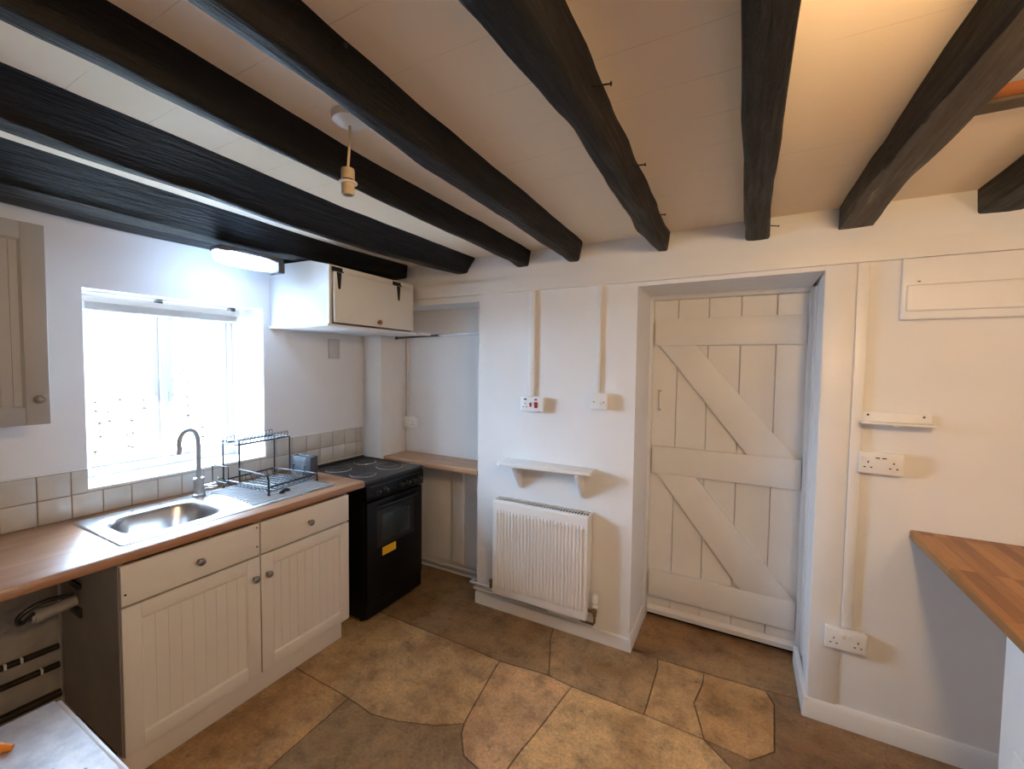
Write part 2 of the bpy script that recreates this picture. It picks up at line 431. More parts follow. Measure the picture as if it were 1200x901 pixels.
# ---- floor: individual flagstones over a dirty bed
def build_floor():
    S = [
     ([(-.52, 2.395), (-.355, 2.389), (.154, 2.413), (.31, 2.427), (.36, 2.9), (-.55, 2.9)], (.21, .135, .07)),
     ([(-.98, 2.42), (-.936, 2.251), (-.829, 1.98), (-.698, 1.965), (-.346, 1.966), (-.343, 2.315), (-.355, 2.389), (-.52, 2.42)], (.26, .175, .095)),
     ([(-1.398, 1.96), (-1.107, 1.95), (-.829, 1.98), (-.936, 2.251), (-.98, 2.42), (-1.55, 2.42), (-1.55, 2.7), (-2.7, 2.7), (-2.7, 2.0), (-2.1, 1.97)], (.22, .145, .075)),
     ([(-2.014, 1.383), (-1.608, 1.373), (-1.45, 1.36), (-1.306, 1.39), (-1.15, 1.45), (-1.041, 1.523), (-1.107, 1.95), (-1.398, 1.96), (-2.1, 1.97), (-2.7, 2.0), (-2.7, 1.385)], (.37, .265, .145)),
     ([(-1.107, 1.95), (-.829, 1.98), (-.698, 1.965), (-.77, 1.428), (-.80, 1.2), (-.86, 1.2), (-.868, 1.374), (-.953, 1.39), (-1.02, 1.473), (-1.041, 1.523)], (.38, .255, .145)),
     ([(-.698, 1.965), (-.346, 1.966), (-.094, 1.957), (.017, 1.865), (.10, 1.7), (.10, 1.2), (-.80, 1.2), (-.77, 1.428)], (.42, .29, .15)),
     ([(-.343, 2.315), (-.355, 2.389), (-.124, 2.396), (-.124, 2.304), (-.152, 2.156), (-.094, 1.957), (-.346, 1.966)], (.34, .225, .115)),
     ([(-.124, 2.396), (.154, 2.413), (.187, 2.325), (.17, 2.036), (.082, 1.943), (-.094, 1.957), (-.152, 2.156), (-.124, 2.304)], (.33, .205, .095)),
     ([(.154, 2.413), (.187, 2.325), (.17, 2.036), (.082, 1.943), (-.094, 1.957), (.017, 1.865), (.10, 1.7), (1.0, 1.65), (2.3, 1.65), (2.3, 2.5), (.31, 2.427)], (.18, .115, .06)),
     ([(-2.7, 1.385), (-2.014, 1.383), (-1.608, 1.373), (-1.591, .972), (-1.58, .4), (-2.7, .4)], (.35, .23, .115)),
     ([(-1.608, 1.373), (-1.45, 1.36), (-1.306, 1.39), (-1.15, 1.45), (-1.041, 1.523), (-1.02, 1.473), (-.953, 1.39), (-.868, 1.374), (-.86, 1.2), (-.9, .4), (-1.58, .4), (-1.591, .972)], (.23, .165, .095)),
     ([(-.86, 1.2), (-.80, 1.2), (.10, 1.2), (.12, .4), (-.9, .4)], (.33, .22, .11)),
     ([(.10, 1.7), (1.0, 1.65), (2.3, 1.65), (2.3, .4), (.12, .4), (.10, 1.2)], (.30, .20, .10))]
    y = -1.7
    for h in (.7, .65, .75):
        x = -2.7
        while x < 2.25:
            wd = rnd.uniform(.6, 1.0); x1 = min(x + wd, 2.3)
            g = rnd.uniform(.8, 1.1)
            S.append(([(x, y), (x1, y), (x1, y + h), (x, y + h)], (.32 * g, .22 * g, .115 * g))); x = x1
        y += h
    bm = bmesh.new(); lay = bm.loops.layers.color.new('stone')
    def paint(f, c):
        for l in f.loops: l[lay] = (c[0] ** (1 / 2.2), c[1] ** (1 / 2.2), c[2] ** (1 / 2.2), 1)
    for poly, c in S:
        # subdivide edges with a slight worn wobble
        pts = []
        n = len(poly)
        for i in range(n):
            a = Vector(poly[i] + (0,)); b = Vector(poly[(i + 1) % n] + (0,)); k = max(1, int((b - a).length / 0.06))
            for j in range(k):
                p = a.lerp(b, j / k); q = noise.noise_vector(Vector((p.x * 9, p.y * 9, 0))) * 0.004
                pts.append((p.x + q.x, p.y + q.y, 0))
        f = bm.faces.new([bm.verts.new(p) for p in pts])
        if f.normal.z < 0 or f.calc_area() and (f.normal_update() or f.normal.z < 0): f.normal_flip()
        r = bmesh.ops.inset_individual(bm, faces=[f], thickness=0.0035)
        outer = {v for g in r['faces'] for v in g.verts} - set(f.verts)
        for v in outer: v.co.z = -0.004
        c = tuple(min(.8, k * 1.7) for k in c); paint(f, c)
        for g in r['faces']: paint(g, tuple(k * 0.4 for k in c))
    vs = [bm.verts.new(p) for p in ((-3, -1.8, -.004), (2.6, -1.8, -.004), (2.6, 3, -.004), (-3, 3, -.004))]
    f = bm.faces.new(vs); paint(f, (.06, .042, .025))
    vs2 = [bm.verts.new((v.co.x, v.co.y, -.15)) for v in vs]
    f2 = bm.faces.new(vs2[::-1]); paint(f2, (.07, .05, .03))
    for i in range(4):
        g = bm.faces.new((vs[i], vs2[i], vs2[(i + 1) % 4], vs[(i + 1) % 4])); paint(g, (.07, .05, .03))
    me = bpy.data.meshes.new('floor'); bm.to_mesh(me); bm.free(); me.materials.append(M['floor'])
    o = bpy.data.objects.new('floor', me); COL.objects.link(o); struct(o)
build_floor()

# ---- ceiling
struct(MB().box(-3, 2.5, -1.8, 2.95, CZ, CZ + .12).build('ceiling', M['ceiling'], smooth=False))

# ---- window wall with a splayed opening
b = MB()
b.box(-2.95, WX, -1.8, .77, 0, CZ); b.box(-2.95, WX, 1.58, 2.95, 0, CZ)
b.box(-2.95, WX, .77, 1.58, 0, 1.02); b.box(-2.95, WX, .77, 1.58, 1.922, CZ)
b.prism([(-2.95, .77), (WX, .77), (-2.82, .80), (-2.95, .80)], 'z', 1.02, 1.922)
b.prism([(-2.95, 1.58), (-2.95, 1.53), (-2.82, 1.53), (WX, 1.58)], 'z', 1.02, 1.922)
struct(b.build('wall_left', M['wall'], smooth=False))

# ---- back wall: alcove, chimney-side block, door lintel, right-hand block
b = MB()
b.box(-2.95, RX + .3, 2.88, 3.0, 0, CZ)                       # behind everything
b.box(-2.58, -1.53, YA, 2.88, 0, CZ)                            # alcove back
b.box(-2.58, -1.53, 2.385, YA, 2.015, CZ)                       # alcove header
b.box(-1.53, -.51, YP, 2.88, 0, CZ)                             # chimney-side block
b.hexa([(-.51, YP, 2.035), (.31, YB, 2.035), (.31, 2.88, 2.035), (-.51, 2.88, 2.035), (-.51, YP, CZ), (.31, YB, CZ), (.31, 2.88, CZ), (-.51, 2.88, CZ)])
b.prism([(.31, YB), (RX + .3, YB), (RX + .3, 2.88), (.34, 2.88), (.335, 2.8)], 'z', 0, CZ)
struct(b.build('wall_back', M['wall'], smooth=False))
struct(MB().box(RX, RX + .15, -1.8, 2.335, 0, CZ).build('wall_right', M['wall'], smooth=False))
struct(MB().box(-2.58, RX, FY - .15, FY, 0, CZ).build('wall_front', M['wall'], smooth=False))
# boxed corner pillar beside the cooker
b = MB(); b.box(-2.55, -2.375, 2.345, YA, 0, 2.20, .004); b.box(-2.58, -2.545, 2.36, YA, 0, 2.2)
struct(b.build('wall_corner', M['wall_rough']))

# ---- board running along the top of the back wall
def ywall(x): return YP if x <= -.51 else (YB if x >= .31 else YP + (YB - YP) * (x + .51) / .82)
b = MB()
xs = [-2.04, -1.53, -.51, .31, RX]
for a, c in zip(xs, xs[1:]):
    b.hexa([(a, ywall(a) - .024, 2.056), (c, ywall(c) - .024, 2.056), (c, ywall(c), 2.056), (a, ywall(a), 2.056),
            (a, ywall(a) - .024, 2.136), (c, ywall(c) - .024, 2.136), (c, ywall(c), 2.136), (a, ywall(a), 2.136)])
bmesh.ops.remove_doubles(b.b, verts=b.b.verts[:], dist=.0001)
struct(b.build('trim_1', M['gloss_white'], smooth=False))
# door casing on the right, flush lining, skirtings
struct(MB().box(.312, .42, YB - .006, YB + .01, 0.0, 2.056, .002).build('trim_2', M['gloss_white']))
def skirting(name, polys):
    b = MB()
    for p in polys: b.prism(*p)
    return struct(b.build(name, M['gloss_white']))
skirting('baseboard_back', [([(YB, 0), (YB - .016, 0), (YB - .016, .075), (YB - .006, .092), (YB, .094)], 'x', .30, RX)])
skirting('baseboard_center', [([(YP, 0), (YP - .012, 0), (YP - .012, .070), (YP - .004, .076), (YP, .076)], 'x', -1.535, -.5101),
                              ([(-.51, 0), (-.498, 0), (-.498, .075), (-.504, .09), (-.51, .09)], 'y', YP - .012, 2.74)])
skirting('baseboard_right', [([(.31, 0), (.318, .09), (.30, .09), (.296, .08), (.294, 0)], 'y', YB - .014, 2.735)])
# timber batten and panel joint under the alcove worktop
b = MB(); b.box(-1.90, -1.79, 2.585, YA, 0.10, .862, .012, 3)
struct(b.build('trim_3', M['gloss_white']))
b = MB(); b.box(-2.37, -1.905, 2.606, YA, .10, .862, .001)
struct(b.build('trim_4', M['wall_rough']))

# ------------------------------------------------------------------ window, door
win = thing('window_1', None, None, (-2.82, 1.165, 1.02), kind='structure')
def frame_rect(b, x0, x1, y0, y1, z0, z1, wl, wr, wb, wt, bev=.004):
    b.box(x0, x1, y0, y0 + wl, z0, z1, bev); b.box(x0, x1, y1 - wr, y1, z0, z1, bev)
    b.box(x0, x1, y0 + wl, y1 - wr, z0, z0 + wb, bev); b.box(x0, x1, y0 + wl, y1 - wr, z1 - wt, z1, bev)
b = MB(); frame_rect(b, -2.90, -2.82, .80, 1.53, 1.02, 1.922, .03, .028, .045, .05)
b.box(-2.90, -2.815, 1.148, 1.182, 1.065, 1.872, .004)
b.build('window_frame', M['upvc'], win)
for y0, y1 in ((.833, 1.146), (1.184, 1.498)):
    b = MB(); frame_rect(b, -2.885, -2.828, y0, y1, 1.068, 1.869, .034, .034, .040, .036)
    cs = b.build('casement', M['upvc'], win)
    b = MB(); b.box(-2.862, -2.858, y0 + .031, y1 - .031, 1.105, 1.836); b.build('pane', M['glass'], cs, smooth=False)
    b = MB(); b.tube(fillet([(-2.82, y1 - .02 if y0 < 1 else y0 + .02, 1.40), (-2.805, y1 - .02 if y0 < 1 else y0 + .02, 1.40), (-2.80, y1 - .02 if y0 < 1 else y0 + .02, 1.33)], .008), .006, 8)
    b.box(-2.829, -2.818, (y1 if y0 < 1 else y0 + .041) - .034, (y1 if y0 < 1 else y0 + .041) - .008, 1.37, 1.43, .003)
    b.build('casement_handle', M['white_plastic'], cs)
b = MB(); b.box(-2.818, WX + .006, .778, 1.574, 1.008, 1.0215, .003)
b.build('window_sill', M['gloss_white'], win)

door = thing('door_1', 'white painted ledged and braced plank door in the deep opening', None, (-.09, 2.80, 0), kind='structure')
seams = [-.497, -.353, -.182, -.013, .163, .322]
b = MB()
for a, c in zip(seams, seams[1:]): b.box(a + .0012, c - .0012, 2.80, 2.83, .022, 2.012, .003, 1)
b.build('plank_panel', M['gloss_white'], door)
for z0, z1 in ((1.733, 1.893), (.936, 1.104), (.145, .311)):
    b = MB(); b.box(-.482, .302, 2.772, 2.80, z0, z1, .003); b.build('ledge', M['gloss_white'], door)
for (xa, xb, zt, xc, xd, zb_) in ((-.452, -.246, 1.733, .04, .272, 1.104), (-.452, -.228, .936, .03, .29, .311)):
    b = MB(); b.prism([(xa, zt), (xc, zb_), (xd, zb_), (xb, zt)], 'y', 2.774, 2.80, .002); b.build('brace', M['gloss_white'], door)
b = MB(); b.prism([(2.80, .028), (2.782, .028), (2.779, .055), (2.80, .075)], 'x', -.49, .31); b.build('weatherboard', M['gloss_white'], door)
b = MB(); b.box(-.463, -.440, 2.797, 2.80, 1.325, 1.34, .001); b.box(-.463, -.440, 2.797, 2.80, 1.445, 1.458, .001)
b.tube(fillet([(-.4515, 2.80, 1.333), (-.4515, 2.772, 1.338), (-.4515, 2.768, 1.39), (-.4515, 2.772, 1.444), (-.4515, 2.80, 1.451)], .02), .0055, 8)
b.build('pull_handle', M['plate_grey'], door)
b = MB()
b.box(-.512, -.494, 2.74, 2.86, 0, 2.035, .003); b.box(.306, .345, 2.745, 2.86, 0, 2.035, .003); b.box(-.494, .312, 2.745, 2.86, 2.012, 2.04, .003)
b.box(.322, .345, 2.66, 2.745, 0, 2.03, .003)
struct(b.build('trim_5', M['gloss_white']))
# dark threshold gap under the door
struct(MB().box(-.5, .33, 2.815, 2.83, 0, .022).build('trim_6', M['dark_void'], smooth=False))

# ------------------------------------------------------------------ beams
def interp(tab, y):
    if y <= tab[0][0]: return tab[0][1]
    for (a, va), (c, vc) in zip(tab, tab[1:]):
        if y <= c: return va + (vc - va) * (y - a) / (c - a)
    return tab[-1][1]
def beam(label, rc, ra, la, lc, zb, seed, y1, rough=.005, name='ceiling_beam', nails=(), rnd_r=.009, worn=False):
    """rc/ra = right edge at the ceiling / at the underside by y, la/lc the left ones"""
    y0 = FY + .01; n = 90; N = []
    bm = bmesh.new(); rings = []
    for i in range(n + 1):
        y = y0 + (y1 - y0) * i / n
        R, A, L, Cc = interp(rc, y), interp(ra, y), interp(la, y), interp(lc, y)
        z = interp(zb, y)
        wd = A - L; h = CZ - z
        cr = rnd_r
        prof = [(R, CZ + .001), (R * .6 + A * .4, CZ - h * .35), (R * .2 + A * .8, CZ - h * .7), (A, z + cr), (A - cr * .35, z + cr * .3), (A - cr, z),
                (A - wd * .35, z - .0015), (A - wd * .65, z - .0015), (L + cr, z), (L + cr * .35, z + cr * .3), (L, z + cr), (Cc * .2 + L * .8, CZ - h * .7), (Cc * .6 + L * .4, CZ - h * .35), (Cc, CZ + .001)]
        ring = []
        for k, (x, zz) in enumerate(prof):
            w1 = noise.noise(Vector((x * 7, y * 2.4, zz * 7 + seed * 3.1))) * rough * 1.6 + noise.noise(Vector((k * .35, y * 7, seed))) * rough * .9
            w2 = noise.noise(Vector((x * 8 + 5, y * 3.0, seed * 1.7))) * rough * 1.1 + noise.noise(Vector((k * .9 + 40, y * 11, seed))) * rough * .35
            if zz > CZ: w2 = 0
            elif zz + w2 > CZ - .004: w2 = -abs(w2)
            ring.append(bm.verts.new((x + w1, y, zz + w2)))
        rings.append(ring)
    for a, c in zip(rings, rings[1:]):
        for k in range(len(a) - 1): bm.faces.new((a[k], a[k + 1], c[k + 1], c[k]))
        bm.faces.new((a[-1], a[0], c[0], c[-1]))
    bm.faces.new(rings[0]); bm.faces.new(rings[-1][::-1])
    m = MB(); m.b.free(); m.b = bm
    o = m.build(name, M['beam'], None, org=((rc[0][1] + lc[0][1]) / 2, y0, CZ), angle=.8)
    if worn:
        o.data.materials.append(M['beam_worn_lit'])
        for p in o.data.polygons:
            if p.normal.z < -.9: p.material_index = 1  # downward faces only, coloured lighter as if lit by the lamp
    tag(o, label, 'beam', 'black ceiling beams')
    for (nx, ny, nz, dx, dz) in nails:
        q = MB(); q.tube([(nx - dx * .35, ny, nz + dz * .2), (nx + dx, ny, nz - dz)], .0022, 6)
        e = Vector((dx, 0, -dz)).normalized()
        q.lathe([(.0055, 0), (.0055, .002), (.003, .003)], (nx + dx, ny, nz - dz), e, 8)
        q.build('nail', M['iron'], o)
    return o
ZB = [(-1.6, 2.20), (1.2, 2.20), (2.34, 2.207)]
beam('black ceiling beam carrying the lit lamp beside the window wall', [(.45, -2.085), (1.8, -2.155), (2.37, -2.112)],
     [(.45, -2.22), (1.1, -2.255), (1.7, -2.20), (2.37, -2.125)], [(.45, -2.385), (2.37, -2.36)], [(.45, -2.385), (2.37, -2.36)], [(-1.6, 2.195), (1.5, 2.195), (2.37, 2.21)], 1, 2.345)
beam('black ceiling beam lying flat along the top of the window wall', [(.4, -2.40), (2.3, -2.40)], [(.4, -2.41), (2.3, -2.41)], [(.4, -2.578), (2.3, -2.578)], [(.4, -2.579), (2.3, -2.579)],
     [(-1.6, 2.215), (.5, 2.212), (.9, 2.202), (1.5, 2.207), (2.3, 2.21)], 2, 2.345, .003)
beam('black ceiling beam next to the one carrying the lit lamp, on its room side', [(.34, -1.562), (1.34, -1.60), (2.37, -1.563)],
     [(.33, -1.655), (.7, -1.715), (1.45, -1.755), (2.1, -1.68), (2.37, -1.625)], [(.35, -1.745), (1.45, -1.80), (2.1, -1.77), (2.37, -1.715)], [(.35, -1.73), (1.45, -1.77), (2.37, -1.70)], ZB, 3, YP)
beam('black ceiling beam just left of the hanging lamp holder', [(.38, -1.112), (.96, -1.148), (2.37, -1.156)],
     [(.24, -1.12), (.9, -1.165), (2.37, -1.172)], [(.24, -1.185), (.92, -1.20), (2.2, -1.215), (2.37, -1.25)], [(.24, -1.18), (2.37, -1.24)], ZB, 4, YP)
beam('black ceiling beam just right of the hanging lamp holder', [(.55, -.777), (2.33, -.812), (2.37, -.828)],
     [(.4, -.785), (1.2, -.81), (2.37, -.845)], [(.37, -.842), (.66, -.845), (1.04, -.885), (2.2, -.898), (2.37, -.908)], [(.37, -.83), (2.37, -.895)], ZB, 5, YP,
     nails=((-.775, .638, 2.262, .03, .004),))
beam('black ceiling beam with bent nails on its side, ending above the left edge of the door', [(.79, -.322), (2.35, -.352)],
     [(.62, -.338), (2.16, -.362), (2.37, -.36)], [(.57, -.436), (1.03, -.404), (1.5, -.415), (1.96, -.434), (2.37, -.41)], [(.57, -.43), (2.37, -.43)], ZB, 6, YP - .005, .006,
     nails=((-.325, 1.004, 2.262, .035, .006), (-.335, 1.452, 2.262, .035, .004), (-.345, 1.959, 2.262, .03, .004)))
beam('black ceiling beam pointing straight at the door top, seen square from below', [(.8, .066), (1.3, .066), (2.34, .09)],
     [(.8, .068), (1.1, .072), (1.6, .074), (2.34, .091)], [(.77, -.022), (1.36, -.02), (2.34, -.007)], [(.77, -.02), (2.34, -.007)], ZB, 7, YB + .012, .004,
     nails=((.088, 2.27, 2.245, .035, .008),))
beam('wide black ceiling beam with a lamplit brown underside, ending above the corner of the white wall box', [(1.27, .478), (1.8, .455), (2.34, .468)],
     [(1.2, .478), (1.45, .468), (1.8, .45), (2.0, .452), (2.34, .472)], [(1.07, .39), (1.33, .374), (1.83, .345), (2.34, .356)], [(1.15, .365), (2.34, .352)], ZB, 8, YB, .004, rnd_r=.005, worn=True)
beam('black ceiling beam furthest from the window, ending above the white wall box', [(1, .92), (2.34, .915)],
     [(1, .92), (2.34, .915)], [(1, .775), (2.34, .782)], [(1, .775), (2.34, .78)], ZB, 9, YB, .004)

# loft hatch between the two right-hand beams
h = thing('loft_hatch', 'small ceiling hatch with an orange board and dark trim beside the wide beam', 'hatch', (.63, 1.45, CZ - .004))
for y0, y1 in ((1.566, 1.625), (.98, 1.03)):
    b = MB(); b.box(.483, .772, y0, y1, CZ - .016, CZ - .0005, .003); b.build('trim_board', M['trimmer'], h)
b = MB(); b.box(.483, .772, 1.492, 1.566, CZ - .007, CZ - .0005, .002); b.build('pine_board', M['pine_raw'], h)
b = MB(); b.box(.483, .772, 1.03, 1.49, CZ - .009, CZ - .0005, .002); b.build('lid', M['cream_top'], h)

# ------------------------------------------------------------------ lamps
def bulkhead(label, x, y0, y1, z, glow, wdt=.11):
    cy = (y0 + y1) / 2
    t = thing('bulkhead_lamp', label, 'lamp', (x, cy, z))
    b = MB(); b.box(x - wdt * .46, x + wdt * .46, y0 + .005, y1 + .03, z - .03, z, .008, 2); b.build('lamp_base', M['lamp_base'], t)
    b = MB(); b.box(x - wdt * .52, x + wdt * .52, y1 - .006, y1 + .034, z - .086, z - .024, .008, 2); b.build('end_cap', M['lamp_base'], t)
    # rounded tray diffuser
    bm = bmesh.new(); rings = []
    L = (y1 - y0) / 2
    for (s, dz) in ((1.0, -.026), (1.0, -.038), (.97, -.052), (.90, -.066), (.80, -.075), (.55, -.079)):
        ring = []
        for k in range(40):
            a = 2 * PI * k / 40; c_, s_ = math.cos(a), math.sin(a)
            e = 2 / 3.2
            ring.append(bm.verts.new((x + wdt / 2 * (s if s > .6 else .7) * math.copysign(abs(c_) ** e, c_), cy + (L - (1 - s) * wdt * .9) * math.copysign(abs(s_) ** e, s_), z + dz)))
        rings.append(ring)
    for a, c in zip(rings, rings[1:]):
        for k in range(40): bm.faces.new((a[k], a[(k + 1) % 40], c[(k + 1) % 40], c[k]))
    bm.faces.new(rings[0][::-1]); bm.faces.new(rings[-1])
    m = MB(); m.b.free(); m.b = bm; m.build('diffuser', glow, t)
    return t
bulkhead('lit white bulkhead lamp fixed under the beam by the window', -2.27, 1.155, 1.45, 2.168, M['cool_glow'])
t = thing('globe_lamp', 'lit warm globe lamp fixed under the wide beam on the right', 'lamp', (.44, .54, 2.195))
b = MB(); b.lathe([(.045, 0), (.045, -.012), (.030, -.022), (.026, -.045)], (.44, .54, 2.193), (0, 0, 1), 28); b.build('lamp_base', M['white_plastic'], t)
b = MB(); b.lathe([(.026, .060)] + [(.075 * math.sin(a), .075 * math.cos(a)) for a in [PI * k / 16 for k in range(2, 16)]] + [(0, -.075)], (.44, .54, 2.088), (0, 0, 1), 32); b.build('globe', M['warm_glow'], t)

def pendant(label, px, py, drop, bulb=False):
    t = thing('pendant_lamp' if bulb else 'pendant_lamp_holder', label, 'lamp', (px, py, CZ))
    b = MB(); b.lathe([(.05, 0), (.05, -.010), (.046, -.018), (.030, -.026), (.012, -.029), (.0, -.029)], (px, py, CZ), (0, 0, 1), 28); b.build('ceiling_rose', M['white_plastic'], t)
    zt = CZ - drop
    b = MB(); b.tube([(px, py, CZ - .028), (px - .002, py, CZ - .08), (px - .008, py, zt + .002)], .0035, 8); b.build('flex', M['flex'], t)
    hx = px - .009
    b = MB(); b.lathe([(.006, 0), (.017, -.003), (.0185, -.010), (.0185, -.032), (.0165, -.034)], (hx, py, zt), (0, 0, 1), 20); hd = b.build('lamp_holder_cap', M['old_plastic'], t)
    b = MB(); b.lathe([(.0165, -.030), (.017, -.036), (.0165, -.04)], (hx, py, zt), (0, 0, 1), 20); b.build('dark_band', M['black_plastic'], hd)
    b = MB(); b.lathe([(.0165, -.04), (.018, -.042), (.0175, -.074), (.016, -.076), (.012, -.076), (.011, -.06)], (hx, py, zt), (0, 0, 1), 20); b.build('lamp_socket', M['old_plastic'], t)
    b = MB(); b.lathe([(.018, -.040), (.026, -.041), (.026, -.044), (.018, -.045)], (hx, py, zt), (0, 0, 1), 20); b.build('shade_ring', M['white_plastic'], t)
    if bulb:
        b = MB(); b.lathe([(.012, -.07), (.014, -.085), (.026, -.11), (.031, -.135), (.026, -.16), (.012, -.172), (0, -.174)], (hx, py, zt), (0, 0, 1), 24); b.build('light_bulb', M['bulb_glow'], t)
    return t
pendant('empty pendant lamp holder hanging from a white ceiling rose', -1.0, .87, .143)
pendant('pendant lamp with a lit warm bulb over the oak worktop', 1.08, .72, .30, True)

# ------------------------------------------------------------------ splashback tiles
b = MB(); b.box(WX + .0006, WX + .004, -1.2, 2.344, .901, 1.006); b.box(WX + .0006, WX + .004, -1.2, .77, 1.006, 1.112); b.box(WX + .0006, WX + .004, 1.58, 2.344, 1.006, 1.112)
sp = b.build('splashback', M['grout'], smooth=False, org=(WX, .6, .9)); tag(sp, 'two rows of cream square tiles along the window wall above the worktop', 'tiles')
b = MB(); tw = .1045
for row in (0, 1):
    y = .505 - 16 * tw
    while y < 2.33:
        y1 = min(y + tw, 2.345)
        z0, z1 = .901 + row * tw, .901 + row * tw + tw
        seg = [(y, y1)]
        if row == 1:
            seg = []
            if y < .77: seg.append((y, min(y1, .77)))
            if y1 > 1.58: seg.append((max(y, 1.58), y1))
        for a, c in seg:
            if c - a > .012: b.box(WX + .001, WX + .0085 + rnd.uniform(-.0008, .0008), a + .0016, c - .0016, z0 + .0016, z1 - .0016, .0022, 2)
        y = y1
b.build('tile_face', M['tile'], sp)
b = MB(); b.box(WX + .0006, WX + .010, -1.2, .768, 1.110, 1.116, .002); b.box(WX + .0006, WX + .010, 1.582, 2.344, 1.110, 1.116, .002); b.build('edge_strip', M['white_plastic'], sp)

# ------------------------------------------------------------------ left worktop (with a cut-out for the bowl)
def worktop_left():
    b = MB(); x0, x1 = WX + .001, -1.957
    z0, z1 = .862, .90
    hx0, hx1, hy0, hy1 = -2.45, -2.09, .73, 1.14
    def strip(ya, yb):
        b.prism([(x0, z0), (x1 - .004, z0), (x1, z0 + .006), (x1, z1 - .012), (x1 - .004, z1 - .004), (x1 - .013, z1), (x0, z1)], 'y', ya, yb)
    strip(-1.2, hy0); strip(hy1, 1.80)
    b.prism([(hx1, z0), (x1 - .004, z0), (x1, z0 + .006), (x1, z1 - .012), (x1 - .004, z1 - .004), (x1 - .013, z1), (hx1, z1)], 'y', hy0, hy1)
    b.box(x0, hx0, hy0, hy1, z0, z1)
    return b.build('kitchen_worktop', M['worktop'], org=(-2.27, .3, .862))
tag(worktop_left(), 'brown wood effect worktop running under the window and holding the sink', 'worktop')

# ------------------------------------------------------------------ sink
t = thing('kitchen_sink', 'stainless steel sink with one bowl and a ribbed drainer under the window', 'sink', (-2.28, 1.18, .9005))
def rrect(x0, x1, y0, y1, r, n=8):
    o = []
    for cx, cy, a0 in ((x1 - r, y1 - r, 0), (x0 + r, y1 - r, PI / 2), (x0 + r, y0 + r, PI), (x1 - r, y0 + r, 1.5 * PI)):
        for k in range(n + 1): o.append((cx + r * math.cos(a0 + k * PI / 2 / n), cy + r * math.sin(a0 + k * PI / 2 / n)))
    return o
def sink_deck():
    bm = bmesh.new(); nb = 8
    X0, X1, Y0, Y1 = -2.515, -2.03, .69, 1.668
    bx0, bx1, by0, by1 = -2.43, -2.10, .75, 1.125
    # outer rim (slight drip edge) and the bowl, ring by ring
    hole = rrect(bx0, bx1, by0, by1, .11, nb)
    outer = rrect(X0, X1, Y0, Y1, .02, nb)
    def ring(pts, z): return [bm.verts.new((p[0], p[1], z)) for p in pts]
    def join(a, c):
        n = len(a)
        for k in range(n): bm.faces.new((a[k], a[(k + 1) % n], c[(k + 1) % n], c[k]))
    def sh(pts, d):
        cx = (min(p[0] for p in pts) + max(p[0] for p in pts)) / 2; cy = (min(p[1] for p in pts) + max(p[1] for p in pts)) / 2
        hx = max(p[0] for p in pts) - cx; hy = max(p[1] for p in pts) - cy
        return [(cx + (p[0] - cx) * (hx - d) / hx, cy + (p[1] - cy) * (hy - d) / hy) for p in pts]
    r0 = ring(outer, .9006); r1 = ring(sh(outer, .003), .9035); r2 = ring(sh(outer, .012), .9045); r3 = ring(sh(outer, .018), .9035)
    join(r0, r1); join(r1, r2); join(r2, r3)
    # deck face between the outer ring and bowl area, then drainer area grid
    mid = rrect(bx0 - .03, bx1 + .03, by0 - .03, by1 + .045, .09, nb)
    m0 = ring(mid, .9035); join(r3, m0)
    m1 = ring(hole, .9015); join(m0, m1)
    d = [(0.004, .898), (.012, .885), (.020, .82), (.035, .775), (.07, .757), (.13, .752)]
    prev = m1
    for off, z in d:
        c = ring(sh(hole, off), z); join(prev, c); prev = c
    bm.faces.new(prev)
    m = MB(); m.b.free(); m.b = bm
    return m.build('bowl', M['sink'], t, angle=.75)
sink_deck()
b = MB(); b.box(-2.498, -2.052, 1.185, 1.648, .9032, .9038, .0); b.build('drainer_panel', M['drainer'], t, smooth=False)
b = MB()
for k in range(13):
    x = -2.475 + k * .0335
    b.tube([(x, 1.20 + .02 * math.sin(k * PI / 12), .9040), (x, 1.635, .9040)], .0058, 10)
b.build('drainer_ribs', M['drainer'], t)
b = MB(); b.lathe([(.034, 0), (.034, .003), (.028, .004), (.024, .001), (0, .001)], (-2.265, .94, .7525), (0, 0, 1), 24); b.build('waste_outlet', M['chrome'], t)

# tap
tx, ty = -2.474, 1.165
t = thing('kitchen_tap', 'brushed mixer tap with a swan neck spout behind the sink bowl', 'tap', (tx, ty, .9045))
b = MB(); b.lathe([(.030, 0), (.030, .006), (.024, .010), (.0235, .070), (.026, .074), (.026, .086), (.022, .092), (.014, .094)], (tx, ty, .9045), (0, 0, 1), 28); b.build('tap_body', M['brushed'], t)
d = Vector((.26, -.97, 0)).normalized()
o = Vector((tx, ty, 0)); pts = [Vector((tx, ty, .992)), Vector((tx, ty, 1.17))]
R_ = .050
for k in range(1, 15):
    a = PI - k * (PI + .28) / 14
    pts.append(o + d * (R_ + R_ * math.cos(a)) + Vector((0, 0, 1.185 + R_ * 1.35 * math.sin(a))))
e = pts[-1]; pts.append(e + Vector((d.x * .006, d.y * .006, -.030)))
b = MB(); b.tube(pts, [.0115] * (len(pts) - 3) + [.0112, .011, .0118], 16); b.build('spout', M['brushed'], t)
b = MB(); b.lathe([(.011, 0), (.0115, .03), (.013, .034), (.013, .058), (.010, .061)], (tx, ty + .02, .942), (.15, 1, 0), 18)
b.tube([(tx + .008, ty + .072, .945), (tx + .010, ty + .082, .963), (tx + .010, ty + .086, .985)], [.005, .0045, .0055], 10); b.build('tap_lever', M['chrome'], t)

